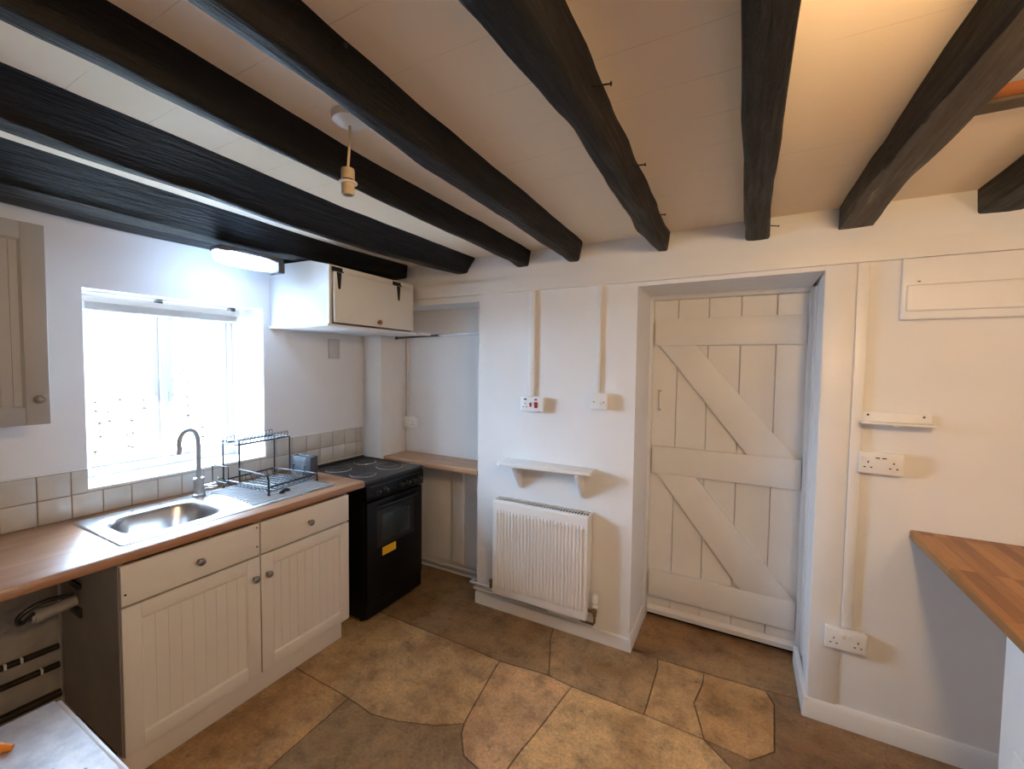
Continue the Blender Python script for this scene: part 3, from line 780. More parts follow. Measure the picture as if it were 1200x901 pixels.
# ------------------------------------------------------------------ dish rack
rc = Vector((-2.328, 1.465, 0)); ra = math.radians(6.5)
def rk(u, v, z):     # u: 0 wall side .. .345 room side; v: 0 sink end .. .315 cooker end
    x, y = u - .1725, v - .1575
    return (rc.x + x * math.cos(ra) - y * math.sin(ra), rc.y + x * math.sin(ra) + y * math.cos(ra), z)
t = thing('dish_rack', 'black wire two tier dish rack standing on the sink drainer', 'dish rack', (rc.x, rc.y, .907))
Z0 = .908
def rkt(b, pts, r, rad=.015): b.tube(fillet([rk(*p) for p in pts], rad), r, 8)
b = MB(); rkt(b, [(0, 0, .952), (.345, 0, .952), (.345, .315, .952), (0, .315, .952), (0, 0.004, .952)], .0045)
for k in range(9):
    v = .02 + k * .0345
    b.tube([rk(0, v, .951), rk(.004, v, .93), rk(.02, v, .922), rk(.325, v, .922), rk(.341, v, .93), rk(.345, v, .951)], .0017, 6)
for k in range(12):
    u = .02 + k * .0277
    b.tube([rk(u, 0, .951), rk(u, .003, .93), rk(u, .02, .9205), rk(u, .295, .9205), rk(u, .312, .93), rk(u, .315, .951)], .0017, 6)
b.build('lower_tray', M['wire'], t)
b = MB(); rkt(b, [(0, 0, 1.156), (.128, 0, 1.156), (.128, .315, 1.156), (0, .315, 1.156), (0, .004, 1.156)], .0045)
rkt(b, [(0, 0, 1.175), (.06, 0, 1.180), (.128, 0, 1.175)], .003)
for k in range(10):
    v = .02 + k * .0305
    b.tube([rk(.004, v, 1.155), rk(.064, v, 1.150), rk(.124, v, 1.155)], .0017, 6)
b.build('upper_tier', M['wire'], t)
for side in (0, .128):
    b = MB()
    for k in range(13):
        v = .03 + k * .0215; w_ = .0108
        b.tube(fillet([rk(side, v - w_, 1.156), rk(side + .006, v - w_, 1.186), rk(side + .012, v, 1.196), rk(side + .006, v + w_, 1.186), rk(side, v + w_, 1.156)], .008, 4), .002, 6)
    b.build('plate_loops', M['wire'], t)
for (u, v) in ((0, 0), (.128, 0), (0, .315), (.128, .315)):
    b = MB(); z0 = Z0 if u == 0 else .952
    b.tube([rk(u, v, z0), rk(u, v, 1.176 if v == 0 else 1.156)], .0042, 10)
    p = b.build('post', M['wire'], t)
    if u == 0:
        b = MB(); b.lathe([(.0065, 0), (.0065, .016), (.004, .018)], rk(u, v, Z0), (0, 0, 1), 12); b.build('rubber_foot', M['black_plastic'], p)
for v in (0, .315):
    b = MB(); zt = 1.012
    b.tube(fillet([rk(.345, v, Z0), rk(.345, v, zt if v == 0 else .953), rk(.13, v, zt + .012 if v == 0 else .953)], .03), .0055, 12)
    p = b.build('front_leg', M['wire'], t)
    b = MB(); b.lathe([(.0065, 0), (.0065, .016), (.004, .018)], rk(.345, v, Z0), (0, 0, 1), 12); b.build('rubber_foot', M['black_plastic'], p)
b = MB(); rkt(b, [(-.02, -.006, 1.03), (-.02, -.045, 1.045), (.105, -.045, 1.045), (.105, -.045, .958), (-.02, -.045, .958), (-.02, -.045, 1.04)], .0026, .01)
rkt(b, [(0, 0, .965), (.0, -.045, .960)], .0022); b.build('side_holder', M['wire'], t)

ch = thing('cutlery_holder', 'dark grey plastic cutlery holder hooked on the cooker end of the dish rack', 'holder', rk(.20, .345, .925))
def obox(b, u0, u1, v0, v1, z0, z1, bev=.003):
    Mx = Matrix.Translation(rc) @ Matrix.Rotation(ra, 4, 'Z') @ Matrix.Translation((-.1725, -.1575, 0))
    b.box(u0, u1, v0, v1, z0, z1, bev, 2, Mx)
b = MB(); obox(b, .13, .285, .322, .326, .925, 1.038, .001); obox(b, .13, .285, .374, .378, .925, 1.038, .001); obox(b, .13, .134, .326, .374, .925, 1.038, .001)
obox(b, .281, .285, .326, .374, .925, 1.038, .001); obox(b, .134, .281, .326, .374, .925, .929, .0); obox(b, .205, .209, .326, .374, .929, 1.030, .0)
obox(b, .126, .289, .318, .328, 1.034, 1.040, .002); obox(b, .126, .289, .372, .382, 1.034, 1.040, .002)
b.build('box', M['dark_plastic'], ch)
for u in (.16, .25):
    b = MB(); b.tube(fillet([rk(u, .322, .985), rk(u, .310, .985), rk(u, .310, .955)], .004, 4), .0025, 6); b.build('hook', M['black_plastic'], ch)
for u in (.165, .19, .225, .25):
    b = MB(); obox(b, u - .006, u + .006, .3785, .3795, .945, 1.015, .0); b.build('drain_slot', M['black_plastic'], ch)
b = MB(); q = (-2.125, 1.405, .9075)
b.tube(bez((q[0], q[1] - .030, q[2] + .006), (q[0] + .01, q[1], q[2] + .026), (q[0], q[1] + .030, q[2] + .006), 10), [.005, .007, .008, .0085, .009, .009, .009, .0085, .008, .007, .005], 10)
b.lathe([(.012, 0), (.012, .006), (.008, .009), (0, .009)], (q[0] + .004, q[1] - .012, q[2]), (0, 0, 1), 16)
b.lathe([(.009, 0), (.009, .005), (.005, .008), (0, .008)], (q[0] - .014, q[1] + .022, q[2]), (0, 0, 1), 14)
tag(b.build('sink_plug', M['black_plastic'], org=q), 'small black plug left on the drainer in front of the dish rack', 'plug')

# ------------------------------------------------------------------ base cabinets
def knob(parent, x, y, z, axis=(1, 0, 0), mat='pewter', r=.016, name='knob'):
    b = MB(); b.lathe([(.008, 0), (.0065, .004), (.006, .012), (r * .8, .016), (r, .021), (r * .92, .026), (r * .55, .030), (0, .031)], (x, y, z), axis, 20)
    return b.build(name, M[mat], parent)
def framed_door(parent, name, y0, y1, z0, z1, x, mat, fw=.058, groove=.042, th=.02, sgn=1):
    """shaker door with a beaded centre panel, face towards +x"""
    b = MB(); xf = x; xb = x - th
    b.box(xb, xf, y0, y0 + fw, z0, z1, .0018, 2); b.box(xb, xf, y1 - fw, y1, z0, z1, .0018, 2)
    b.box(xb, xf, y0 + fw, y1 - fw, z0, z0 + fw, .0018, 2); b.box(xb, xf, y0 + fw, y1 - fw, z1 - fw, z1, .0018, 2)
    # bevelled inner moulding
    a0, a1, c0, c1 = y0 + fw, y1 - fw, z0 + fw, z1 - fw; m = .007; d = .007
    for (p, q_) in (((a0, c0), (a1, c0)), ((a1, c0), (a1, c1)), ((a1, c1), (a0, c1)), ((a0, c1), (a0, c0))):
        cy, cz = (a0 + a1) / 2, (c0 + c1) / 2
        ins = lambda w: (w[0] + math.copysign(m, cy - w[0]), w[1] + math.copysign(m, cz - w[1]))
        pi_, qi = ins(p), ins(q_)
        b.hexa([(xb, p[0], p[1]), (xb, q_[0], q_[1]), (xb, qi[0], qi[1]), (xb, pi_[0], pi_[1]), (xf - .001, p[0], p[1]), (xf - .001, q_[0], q_[1]), (xf - d, qi[0], qi[1]), (xf - d, pi_[0], pi_[1])])
    n = max(2, round((a1 - a0) / groove)); w_ = (a1 - a0) / n
    prof = [(xb, a0)]
    for k in range(n):
        ya, yb = a0 + k * w_, a0 + (k + 1) * w_
        prof += [(xf - d, ya + .0015), (xf - d, yb - .0015)]
        if k < n - 1: prof += [(xf - d - .0017, yb)]
    prof += [(xb, a1)]
    b.prism(prof, 'z', c0, c1)
    return b.build(name, M[mat], parent)
def base_unit(label, y0, y1, knob_y, dots, left_side):
    cy = (y0 + y1) / 2
    t = thing('base_cabinet', label, 'cabinet', (-2.27, cy, .12), 'cream base cabinets under the sink')
    b = MB(); xb, xf = -2.54, -1.982
    b.box(xb, xf, y0, y0 + .016, .12, .862, .0); b.box(xb, xf, y1 - .016, y1, .12, .862); b.box(xb, xf, y0 + .016, y1 - .016, .12, .136); b.box(xb, xb + .008, y0 + .016, y1 - .016, .136, .70)
    b.build('carcass', M['grey_side'], t, smooth=False)
    b = MB(); b.box(-1.98, -1.96, y0 + .002, y1 - .002, .700, .850, .002)
    dr = b.build('drawer_front', M['cream_unit'], t); knob(dr, -1.96, cy, .772)
    for (yy, zz) in dots:
        q = MB(); q.lathe([(.004, 0), (.004, .0006), (0, .0006)], (-1.96, yy, zz), (1, 0, 0), 10); q.build('screw_hole', M['dark_void'], dr)
    d_ = framed_door(t, 'cabinet_door', y0 + .002, y1 - .002, .126, .692, -1.96, 'cream_unit'); knob(d_, -1.96, knob_y, .597)
    return t
base_unit('cream base cabinet with drawer under the sink bowl, beside the open space', .662, 1.173, 1.143, ((.676, .742), (1.158, .832), (1.158, .742)), True)
base_unit('cream base cabinet with drawer under the drainer, next to the cooker', 1.175, 1.686, 1.205, (), False)
b = MB(); b.box(-2.035, -2.012, .664, 1.672, .0, .122, .002); tag(b.build('plinth', M['cream_unit'], org=(-2.02, 1.17, 0)), 'long cream plinth board at floor level under both base cabinets', 'plinth')

# ------------------------------------------------------------------ wall cabinet on the left
t = thing('wall_cabinet', 'cream wall cabinet with a beaded door left of the window', 'cabinet', (-2.42, .29, 1.36))
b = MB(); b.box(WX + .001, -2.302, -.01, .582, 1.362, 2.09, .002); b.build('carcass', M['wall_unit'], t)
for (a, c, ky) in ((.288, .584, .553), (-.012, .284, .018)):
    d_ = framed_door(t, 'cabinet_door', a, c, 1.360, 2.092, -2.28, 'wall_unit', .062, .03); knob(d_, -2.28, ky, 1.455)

# ------------------------------------------------------------------ upper cabinet over the cooker
t = thing('upper_cabinet', 'white box cabinet with a lift up door and black strap hinges over the cooker', 'cabinet', (-2.31, 1.97, 1.815))
b = MB(); b.prism([(WX + .001, 1.822), (-2.045, 1.822), (-2.045, 2.15), (-2.20, 2.186), (WX + .001, 2.192)], 'y', 1.625, 1.643, .001)
b.build('side_panel', M['cab_white'], t)
b = MB(); b.box(-2.545, -2.045, 2.292, 2.310, 1.822, 2.148, .001); b.box(WX + .001, -2.06, 1.643, 2.292, 2.13, 2.148); b.box(WX + .001, WX + .008, 1.643, 2.31, 1.83, 2.14)
b.build('carcass', M['cream_top'], t)
b = MB(); b.box(WX + .001, -2.038, 1.615, 2.344, 1.808, 1.822, .002); b.box(-2.372, -2.0, 2.344, 2.46, 1.808, 1.822, .002); b.build('bottom_shelf', M['cab_white'], t)
b = MB(); b.box(-2.06, -2.036, 1.6235, 2.312, 2.117, 2.150, .002); b.build('top_rail', M['cream_top'], t)
b = MB(); b.box(-2.06, -2.036, 1.6235, 1.642, 1.822, 2.116, .001); b.build('face_stile', M['cream_top'], t)
b = MB(); b.box(-2.06, -2.04, 2.294, 2.312, 1.822, 2.115, .001); b.build('face_stile', M['cream_top'], t)
b = MB()
Md = Matrix.Translation((-2.036, 0, 2.113)) @ Matrix.Rotation(math.radians(-1.4), 4, 'Y') @ Matrix.Translation((2.036, 0, -2.113))
b.box(-2.036, -2.020, 1.643, 2.292, 1.830, 2.113, .002, 2, Md); lid = b.build('lift_up_door', M['cream_top'], t)
for hy in (1.676, 2.150):
    b = MB(); b.box(-2.036, -2.033, hy - .037, hy + .037, 2.120, 2.142, .001); b.tube([(-2.026, hy - .035, 2.1155), (-2.026, hy + .035, 2.1155)], .006, 10)
    b.prism([(hy - .016, 2.110), (hy + .016, 2.110), (hy + .007, 2.022), (hy, 2.016), (hy - .007, 2.022)], 'x', -2.0195, -2.0165)
    for v in b.b.verts:
        if v.co.x > -2.021: v.co = Md @ v.co
    hg = b.build('strap_hinge', M['iron'], lid)
b = MB(); kp = Md @ Vector((-2.02, 1.965, 1.855)); b.lathe([(.006, 0), (.006, .010), (.013, .014), (.0155, .020), (.012, .027), (0, .029)], kp, (1, 0, .05), 18); b.build('knob', M['copper'], lid)

# ------------------------------------------------------------------ cooker
t = thing('electric_cooker', 'black freestanding electric cooker with four hotplates in the corner', 'cooker', (-2.26, 2.07, 0))
cy0, cy1 = 1.815, 2.328
b = MB(); b.box(-2.55, -1.985, cy0, cy1, .03, .868, .004)
for yy in (cy0 + .04, cy1 - .04):
    for xx in (-2.50, -2.04): b.lathe([(.018, 0), (.018, .03)], (xx, yy, 0), (0, 0, 1), 14)
b.build('cooker_body', M['black_enamel'], t)
b = MB(); b.box(-2.555, -1.962, cy0 - .004, cy1 + .004, .868, .886, .005, 3)
b.box(-2.555, -2.535, cy0 - .004, cy1 + .004, .884, .897, .005); b.box(-2.535, -1.962, cy0 - .004, cy0 + .010, .884, .890, .003); b.box(-2.535, -1.962, cy1 - .010, cy1 + .004, .884, .890, .003)
b.build('hob_top', M['hob_enamel'], t)
for (hx_, hy_, r_) in ((-2.36, 1.945, .078), (-2.375, 2.185, .072), (-2.135, 2.185, .085), (-2.125, 1.94, .078)):
    b = MB(); b.lathe([(r_, 0), (r_, .008), (r_ - .004, .011), (r_ * .40, .011), (r_ * .37, .0095), (0, .0095)], (hx_, hy_, .885), (0, 0, 1), 40); hp = b.build('hotplate', M['hotplate'], t)
    b = MB(); b.lathe([(r_ + .005, 0), (r_ + .005, .003), (r_, .0055), (r_ - .001, .001)], (hx_, hy_, .8855), (0, 0, 1), 40); b.build('trim_ring', M['chrome'], hp)
b = MB(); b.prism([(-1.99, .762), (-1.960, .762), (-1.955, .790), (-1.957, .852), (-1.965, .872), (-1.99, .872)], 'y', cy0 - .002, cy1 + .002, .002); pn = b.build('control_panel', M['black_enamel'], t)
b = MB(); b.box(-1.9562, -1.9535, cy0 + .03, cy1 - .03, .846, .850, .001); b.build('trim_strip', M['dark_plastic'], pn)
for ky in (1.903, 1.964, 2.104, 2.166, 2.220, 2.280):
    b = MB(); b.lathe([(.019, 0), (.019, .005), (.015, .008), (.014, .022), (.011, .024), (0, .024)], (-1.956, ky, .806), (1, 0, 0), 22)
    b.box(-1.945, -1.928, ky - .0035, ky + .0035, .792, .820, .0015); kb = b.build('control_knob', M['black_plastic'], pn)
    b = MB(); b.box(-1.9285, -1.9275, ky - .0012, ky + .0012, .811, .819, 0); b.build('pointer', M['white_plastic'], kb)
b = MB(); b.box(-1.985, -1.960, cy0 + .006, cy1 - .006, .135, .752, .005, 2); od = b.build('oven_door', M['black_enamel'], t)
b = MB(); b.box(-1.961, -1.9585, 1.90, 2.235, .45, .685, .001); b.build('window_surround', M['black_plastic'], od)
b = MB(); b.box(-1.9595, -1.9572, 1.941, 2.195, .477, .652, .001); b.build('oven_window', M['oven_glass'], od)
b = MB(); b.tube(fillet([(-1.962, 1.90, .712), (-1.935, 1.925, .716), (-1.925, 2.07, .716), (-1.935, 2.245, .716), (-1.962, 2.27, .712)], .04), .009, 12); b.build('door_handle', M['black_plastic'], od)
b = MB(); b.box(-1.9572, -1.9562, 1.941, 2.06, .392, .443, .0); sk = b.build('yellow_sticker', M['sticker'], od)
sk['label'] = 'amber yellow sticker'
b = MB()
for row in range(3):
    y = 1.947
    while y < 2.048:
        w_ = rnd.uniform(.006, .016)
        b.box(-1.9563, -1.9559, y, min(y + w_, 2.054), .402 + row * .013, .4065 + row * .013); y += w_ + .005
b.build('faint_print', M['sticker_ink'], sk, smooth=False)
b = MB(); b.box(-1.985, -1.966, cy0 + .006, cy1 - .006, .032, .128, .004); b.build('plinth_panel', M['black_enamel'], t)

# ------------------------------------------------------------------ alcove
b = MB(); b.prism([(2.372, .864), (2.368, .870), (2.368, .894), (2.374, .90), (YA, .90), (YA, .864)], 'x', -2.374, -1.532)
tag(b.build('alcove_worktop', M['alcove_wood'], org=(-1.95, 2.5, .864)), 'narrow brown worktop piece fitted in the alcove right of the cooker', 'worktop')
t = thing('curtain_rod', 'thin telescopic metal rod across the alcove at cabinet bottom height', 'rod', (-1.95, 2.50, 1.817))
b = MB(); b.tube([(-2.374, 2.50, 1.80), (-1.944, 2.50, 1.812)], .008, 12); b.lathe([(.013, 0), (.013, .012), (.009, .014)], (-2.3745, 2.50, 1.80), (1, 0, .03), 14); b.build('thick_tube', M['gunmetal'], t)
b = MB(); b.tube([(-1.95, 2.50, 1.812), (-1.532, 2.50, 1.819)], .006, 12); b.build('thin_tube', M['steel_rod'], t)
b = MB(); b.lathe([(.012, 0), (.012, .022), (.008, .024)], (-1.955, 2.50, 1.812), (1, 0, .02), 14); b.build('joint_collar', M['chrome'], t)

def socket_face(fp, x, y, z, s=1.0):
    """one uk outlet: three dark pin holes set in the plate face at y"""
    for dx, dz, w_, h_ in ((0, .0115, .0042, .0085), (-.0112, -.0105, .0075, .0042), (.0112, -.0105, .0075, .0042)):
        q = MB(); q.box(x + dx - w_ / 2 * s, x + dx + w_ / 2 * s, y - .0008, y + .002, z + dz - h_ / 2 * s, z + dz + h_ / 2 * s)
        q.build('pin_hole', M['dark_void'], fp, smooth=False)
def double_socket(label, x0, x1, z0, z1, yw, box_d, usb=False, cat='socket'):
    cx, cz = (x0 + x1) / 2, (z0 + z1) / 2
    t = thing('double_socket', label, cat, (cx, yw, cz), 'white double sockets')
    yf = yw - box_d - .009
    b = MB(); b.box(x0 + .003, x1 - .003, yw - box_d, yw, z0 + .003, z1 - .003, .002); b.build('back_box', M['white_plastic'], t)
    b = MB(); b.box(x0, x1, yf, yw - box_d, z0, z1, .0035, 3); fp = b.build('face_plate', M['white_plastic'], t)
    W = x1 - x0
    for s in (-1, 1): socket_face(fp, cx + s * W * .29, yf, cz - .008)
    if usb:
        for s in (-1, 1):
            q = MB(); q.box(cx + s * .011 - .007, cx + s * .011 + .007, yf - .0008, yf + .002, cz + .020, cz + .0245); q.build('charging_slot', M['dark_void'], fp, smooth=False)
    for s in (-1, 1):
        b = MB(); o_ = W * (.43 if usb else .07)
        M4 = Matrix.Translation((cx + s * o_, yf, cz + .016)) @ Matrix.Rotation(.16, 4, 'X')
        b.box(-.0048, .0048, -.003, .002, -.009, .009, .001, 1, M4); r_ = b.build('rocker_switch', M['white_plastic'], fp)
    return t
double_socket('white double socket on the alcove wall above the narrow brown worktop', -2.392, -2.246, 1.098, 1.186, YA, .028)
double_socket('white double socket with two charging slots under the small ledge right of the door', .453, .599, 1.160, 1.252, YB, .026, True)
double_socket('white double socket low on the right wall above the skirting board', .364, .512, .366, .456, YB, .028)

def trunking(label, x0, x1, z0, z1, yw, d=.016):
    b = MB(); b.box(x0, x1, yw - d, yw, z0, z1, .002)
    return tag(b.build('cable_trunking', M['white_plastic'], org=((x0 + x1) / 2, yw, z0)), label, 'trunking', 'white cable trunking strips')
trunking('wide white trunking strip running down to the switch with red rockers', -1.157, -1.115, 1.415, 2.055, YP, .022)
trunking('narrow white trunking strip running down to the plain spur switch', -.729, -.706, 1.452, 2.055, YP, .016)
trunking('tall white trunking strip right of the door running down to the low socket', .424, .463, .458, 2.055, YB, .014)
trunking('thin trunking strip in the alcove above the double socket', -2.366, -2.354, 1.188, 1.80, YA, .010)
trunking('short thin trunking strip in the alcove between socket and narrow brown worktop', -2.366, -2.354, .902, 1.096, YA, .010)

# cooker control unit and spur
t = thing('cooker_control_switch', 'white switch plate with two red rockers and a socket left of the door', 'switch', (-1.115, YP, 1.365))
b = MB(); b.box(-1.187, -1.043, YP - .036, YP, 1.326, 1.406, .002); b.prism([(-1.16, 1.328), (-1.145, 1.314), (-1.085, 1.314), (-1.07, 1.328)], 'y', YP - .03, YP, .002); b.build('back_box', M['white_plastic'], t)
b = MB(); b.box(-1.193, -1.037, YP - .046, YP - .036, 1.322, 1.411, .0035, 3); fp = b.build('face_plate', M['white_plastic'], t)
yf = YP - .046
socket_face(fp, -1.162, yf, 1.358)
for xx in (-1.160, -1.090):
    q = MB(); q.box(xx - .009, xx + .009, yf - .0008, yf + .002, 1.390, 1.398); q.build('neon_window', M['dark_void'], fp, smooth=False)
for (xx, w_, h_) in ((-1.124, .013, .025), (-1.088, .021, .036)):
    b = MB(); M4 = Matrix.Translation((xx, yf, 1.362)) @ Matrix.Rotation(.12, 4, 'X'); b.box(-w_ / 2, w_ / 2, -.004, .003, -h_ / 2, h_ / 2, .001, 1, M4)
    b.build('red_rocker', M['red'], fp)['label'] = 'red rocker switch'
t = thing('spur_switch', 'plain white fused spur plate on the wall nearest the door', 'switch', (-.70, YP, 1.403))
b = MB(); b.box(-.746, -.655, YP - .036, YP, 1.363, 1.443, .002); b.build('back_box', M['white_plastic'], t)
b = MB(); b.box(-.749, -.652, YP - .046, YP - .036, 1.359, 1.448, .0035, 3); fp = b.build('face_plate', M['white_plastic'], t)
for s in (-1, 1):
    q = MB(); q.lathe([(.0035, 0), (.0035, .001), (0, .001)], (-.7005 + s * .028, YP - .046, 1.400), (0, -1, 0), 10); q.build('screw', M['gunmetal'], fp)
b = MB(); b.box(-.715, -.686, YP - .049, YP - .046, 1.382, 1.40, .001); b.build('fuse_carrier', M['white_plastic'], fp)
t = thing('blank_switch_plate', 'small grey blank plate on the window wall under the upper cabinet', 'plate', (WX, 2.09, 1.70))
b = MB(); b.box(WX, WX + .010, 2.045, 2.137, 1.632, 1.772, .003); b.build('face_plate', M['plate_grey'], t)
for zz in (1.652, 1.752):
    b = MB(); b.lathe([(.0035, 0), (.0035, .001), (0, .001)], (WX + .010, 2.091, zz), (1, 0, 0), 10); b.build('screw', M['white_plastic'], t)

# ------------------------------------------------------------------ radiator
t = thing('radiator', 'white ribbed panel radiator under the small wall shelf', 'radiator', (-1.04, 2.31, .155))
rx0, rx1, ry, rz0, rz1 = -1.347, -.735, 2.273, .158, .757
def rad_panel():
    bm = bmesh.new(); n = 26; W = rx1 - rx0; cols = []
    e = .018; zs = [rz0, rz0 + .045, rz0 + .062, rz1 - .075, rz1 - .058, rz1 - .012, rz1 - .003]
    xs = []
    p = (W - 2 * e) / n
    xs.append((rx0, 0)); xs.append((rx0 + e * .8, 0))
    for k in range(n):
        a = rx0 + e + k * p
        for f_, dd in ((.04, 0), (.22, 1), (.58, 1), (.76, 0)): xs.append((a + f_ * p, dd))
    xs.append((rx1 - e * .6, 0)); xs.append((rx1, 0))
    for x, dd in xs:
        col = []
        for j, z in enumerate(zs):
            dep = .0075 if (dd and 2 <= j <= 3) else 0
            yo = .012 if j == len(zs) - 1 else (.004 if j == 0 else 0)
            col.append(bm.verts.new((x, ry - .006 + .008 * (1 - 0) - dep + yo - .002, z)))
        cols.append(col)
    for a, c in zip(cols, cols[1:]):
        for j in range(len(zs) - 1): bm.faces.new((a[j], c[j], c[j + 1], a[j + 1]))
    r = bmesh.ops.extrude_face_region(bm, geom=bm.faces[:])
    for v in r['geom']:
        if isinstance(v, bmesh.types.BMVert): v.co.y = ry + .022
    m = MB(); m.b.free(); m.b = bm
    return m.build('front_panel', M['white_enamel'], t, angle=.35)
rad_panel()
b = MB(); b.box(rx0 + .01, rx1 - .01, ry + .082, ry + .094, rz0 + .01, rz1 - .015, .003); b.build('rear_panel', M['white_enamel'], t)
for xx in (rx0, rx1 - .0012):
    b = MB(); b.box(xx - (.001 if xx < -1 else 0), xx + .0025, ry + .010, ry + .096, rz0 + .02, rz1, .001)
    if xx > -1:
        for k in range(3): b.box(xx + .002, xx + .0032, ry + .055, ry + .064, rz1 - .05 + k * .014, rz1 - .042 + k * .014)
    b.build('side_cover', M['white_enamel'], t)
b = MB(); b.box(rx0, rx1, ry + .012, ry + .020, rz1 - .004, rz1 + .001, .0008, 1); b.box(rx0, rx1, ry + .090, ry + .097, rz1 - .004, rz1 + .001, .0008, 1)
n = 34
for k in range(n + 1):
    x = rx0 + (rx1 - rx0 - .004) * k / n
    b.box(x, x + .0040, ry + .018, ry + .092, rz1 - .004, rz1 + .0005)
b.build('top_grille', M['white_enamel'], t, smooth=False)
b = MB(); b.box(rx0 + .006, rx1 - .006, ry + .026, ry + .080, rz0 + .03, rz1 - .010); b.build('fins_shade', M['black_plastic'], t, smooth=False)  # fin block coloured black to paint the shade between the grille slats
for xx in (-1.22, -.86):
    b = MB(); b.box(xx - .02, xx + .02, ry + .093, YP - .001, rz0 + .10, rz1 - .09, .001); b.build('wall_bracket', M['plate_grey'], t)
tv = MB(); tv.lathe([(.019, 0), (.021, .012), (.021, .055), (.018, .068), (.012, .074), (0, .075)], (-.695, 2.318, .232), (0, 0, 1), 22); tvh = tv.build('thermostat_head', M['white_plastic'], t)
b = MB(); b.lathe([(.0215, .020), (.0222, .022), (.0222, .026), (.0215, .028)], (-.695, 2.318, .232), (0, 0, 1), 22); b.build('dial_ring', M['plate_grey'], tvh)
b = MB(); b.lathe([(.011, 0), (.011, .018), (.014, .020), (.014, .034), (.010, .038), (.010, .058)], (-.695, 2.318, .176), (0, 0, 1), 16); b.tube([(-.735, 2.318, .20), (-.695, 2.318, .20)], .009, 12); b.tube([(-.695, 2.318, .178), (-.695, 2.318, .140), (-.705, 2.325, .122), (-.78, 2.340, .115), (-.80, 2.366, .115)], .007, 10)
b.build('valve_body', M['brass'], t)
b = MB(); b.lathe([(.010, 0), (.010, .03), (.013, .032), (.013, .048), (.008, .052)], (-1.385, 2.318, .165), (0, 0, 1), 14); b.tube([(-1.345, 2.318, .19), (-1.385, 2.318, .19)], .009, 10); b.build('lockshield_valve', M['brass'], t)

def pipe(label, pts, r=.0085, mat='pipe_white', rad=.03, group='white heating pipes', cat='pipe', name='heating_pipe'):
    b = MB(); b.tube(fillet(pts, rad, 8), r, 12)
    return tag(b.build(name, M[mat], org=pts[0]), label, cat, group)
pipe('upper white heating pipe along the foot of the alcove, bending round to the radiator', [(-2.36, 2.566, .080), (-1.566, 2.566, .083), (-1.566, 2.335, .150), (-1.39, 2.335, .155), (-1.385, 2.318, .165)])
pipe('lower white heating pipe along the foot of the alcove, running on under the radiator', [(-2.36, 2.566, .040), (-1.546, 2.566, .043), (-1.546, 2.352, .108), (-1.30, 2.352, .112), (-1.0, 2.345, .10)])

# ------------------------------------------------------------------ wall shelf over the radiator
t = thing('wall_shelf', 'small white wall shelf on two angled brackets above the radiator', 'shelf', (-1.02, YP, .99))
b = MB(); b.prism([(-1.315, YP), (-1.295, 2.222), (-1.275, 2.215), (-.725, 2.262), (-.718, 2.27), (-.728, YP)], 'z', .990, 1.011, .002); b.build('shelf_board', M['gloss_white'], t)
for xx in (-1.205, -.80):
    b = MB(); b.prism([(YP, .99), (2.262, .99), (2.262, .975), (YP - .014, .835), (YP, .832)], 'x', xx - .011, xx + .011, .0015); b.build('bracket', M['gloss_white'], t)

# ------------------------------------------------------------------ right-hand wall fittings
t = thing('meter_cupboard', 'shallow white boxed wall panel high on the right wall under the ceiling beams', 'wall box', (1.05, YB, 1.80))
b = MB(); b.box(.566, 1.6, YB - .030, YB, 1.806, 2.054, .006, 3); b.build('box_body', M['gloss_white'], t)
b = MB(); b.box(.579, 1.59, YB - .040, YB - .030, 1.838, 1.945, .007, 3); b.build('flap', M['gloss_white'], t)
b = MB(); b.box(.612, .622, YB - .0312, YB - .029, 1.956, 1.9595); b.build('slot', M['dark_void'], t, smooth=False)
t = thing('small_wall_ledge', 'small white ledge with two screws on the right wall above the socket with charging slots', 'ledge', (.567, YB, 1.37))
b = MB(); b.box(.458, .684, YB - .012, YB, 1.374, 1.420, .002); b.build('back_plate', M['white_plastic'], t)
b = MB(); b.box(.452, .684, YB - .078, YB - .010, 1.374, 1.382, .002); b.build('ledge_plate', M['white_plastic'], t)
b = MB(); b.box(.556, .572, YB - .070, YB - .05, 1.368, 1.375, .002); b.build('tab', M['white_plastic'], t)
for xx in (.480, .660):
    b = MB(); b.lathe([(.0045, 0), (.0045, .0012), (0, .0015)], (xx, YB - .012, 1.408), (0, -1, 0), 12); b.build('screw', M['gunmetal'], t)

# right worktop and unit
b = MB(); b.prism([(.642, .897), (.638, .903), (.638, .929), (.644, .935), (1.26, .935), (1.26, .897)], 'y', -.8, YB - .001)
tag(b.build('oak_worktop', M['block'], org=(.95, .8, .897)), 'oak block worktop with staggered strips on the right', 'worktop')
t = thing('white_base_unit', 'plain white base unit under the oak worktop on the right', 'cabinet', (.95, .8, .08))
b = MB(); b.box(.684, 1.25, -.78, 1.66, .10, .896, .002); b.box(.72, 1.25, -.78, 1.645, 0, .10); b.build('carcass', M['cab_white'], t)
for (a, c) in ((1.055, 1.655), (.452, 1.051), (-.15, .448), (-.78, -.154)):
    b = MB(); b.box(.664, .684, a, c, .105, .890, .002)
    d_ = b.build('cabinet_door', M['cab_white'], t)
    b = MB(); b.box(.6625, .665, a + .07, c - .07, .175, .60, .001); b.build('raised_panel', M['cab_white'], d_)

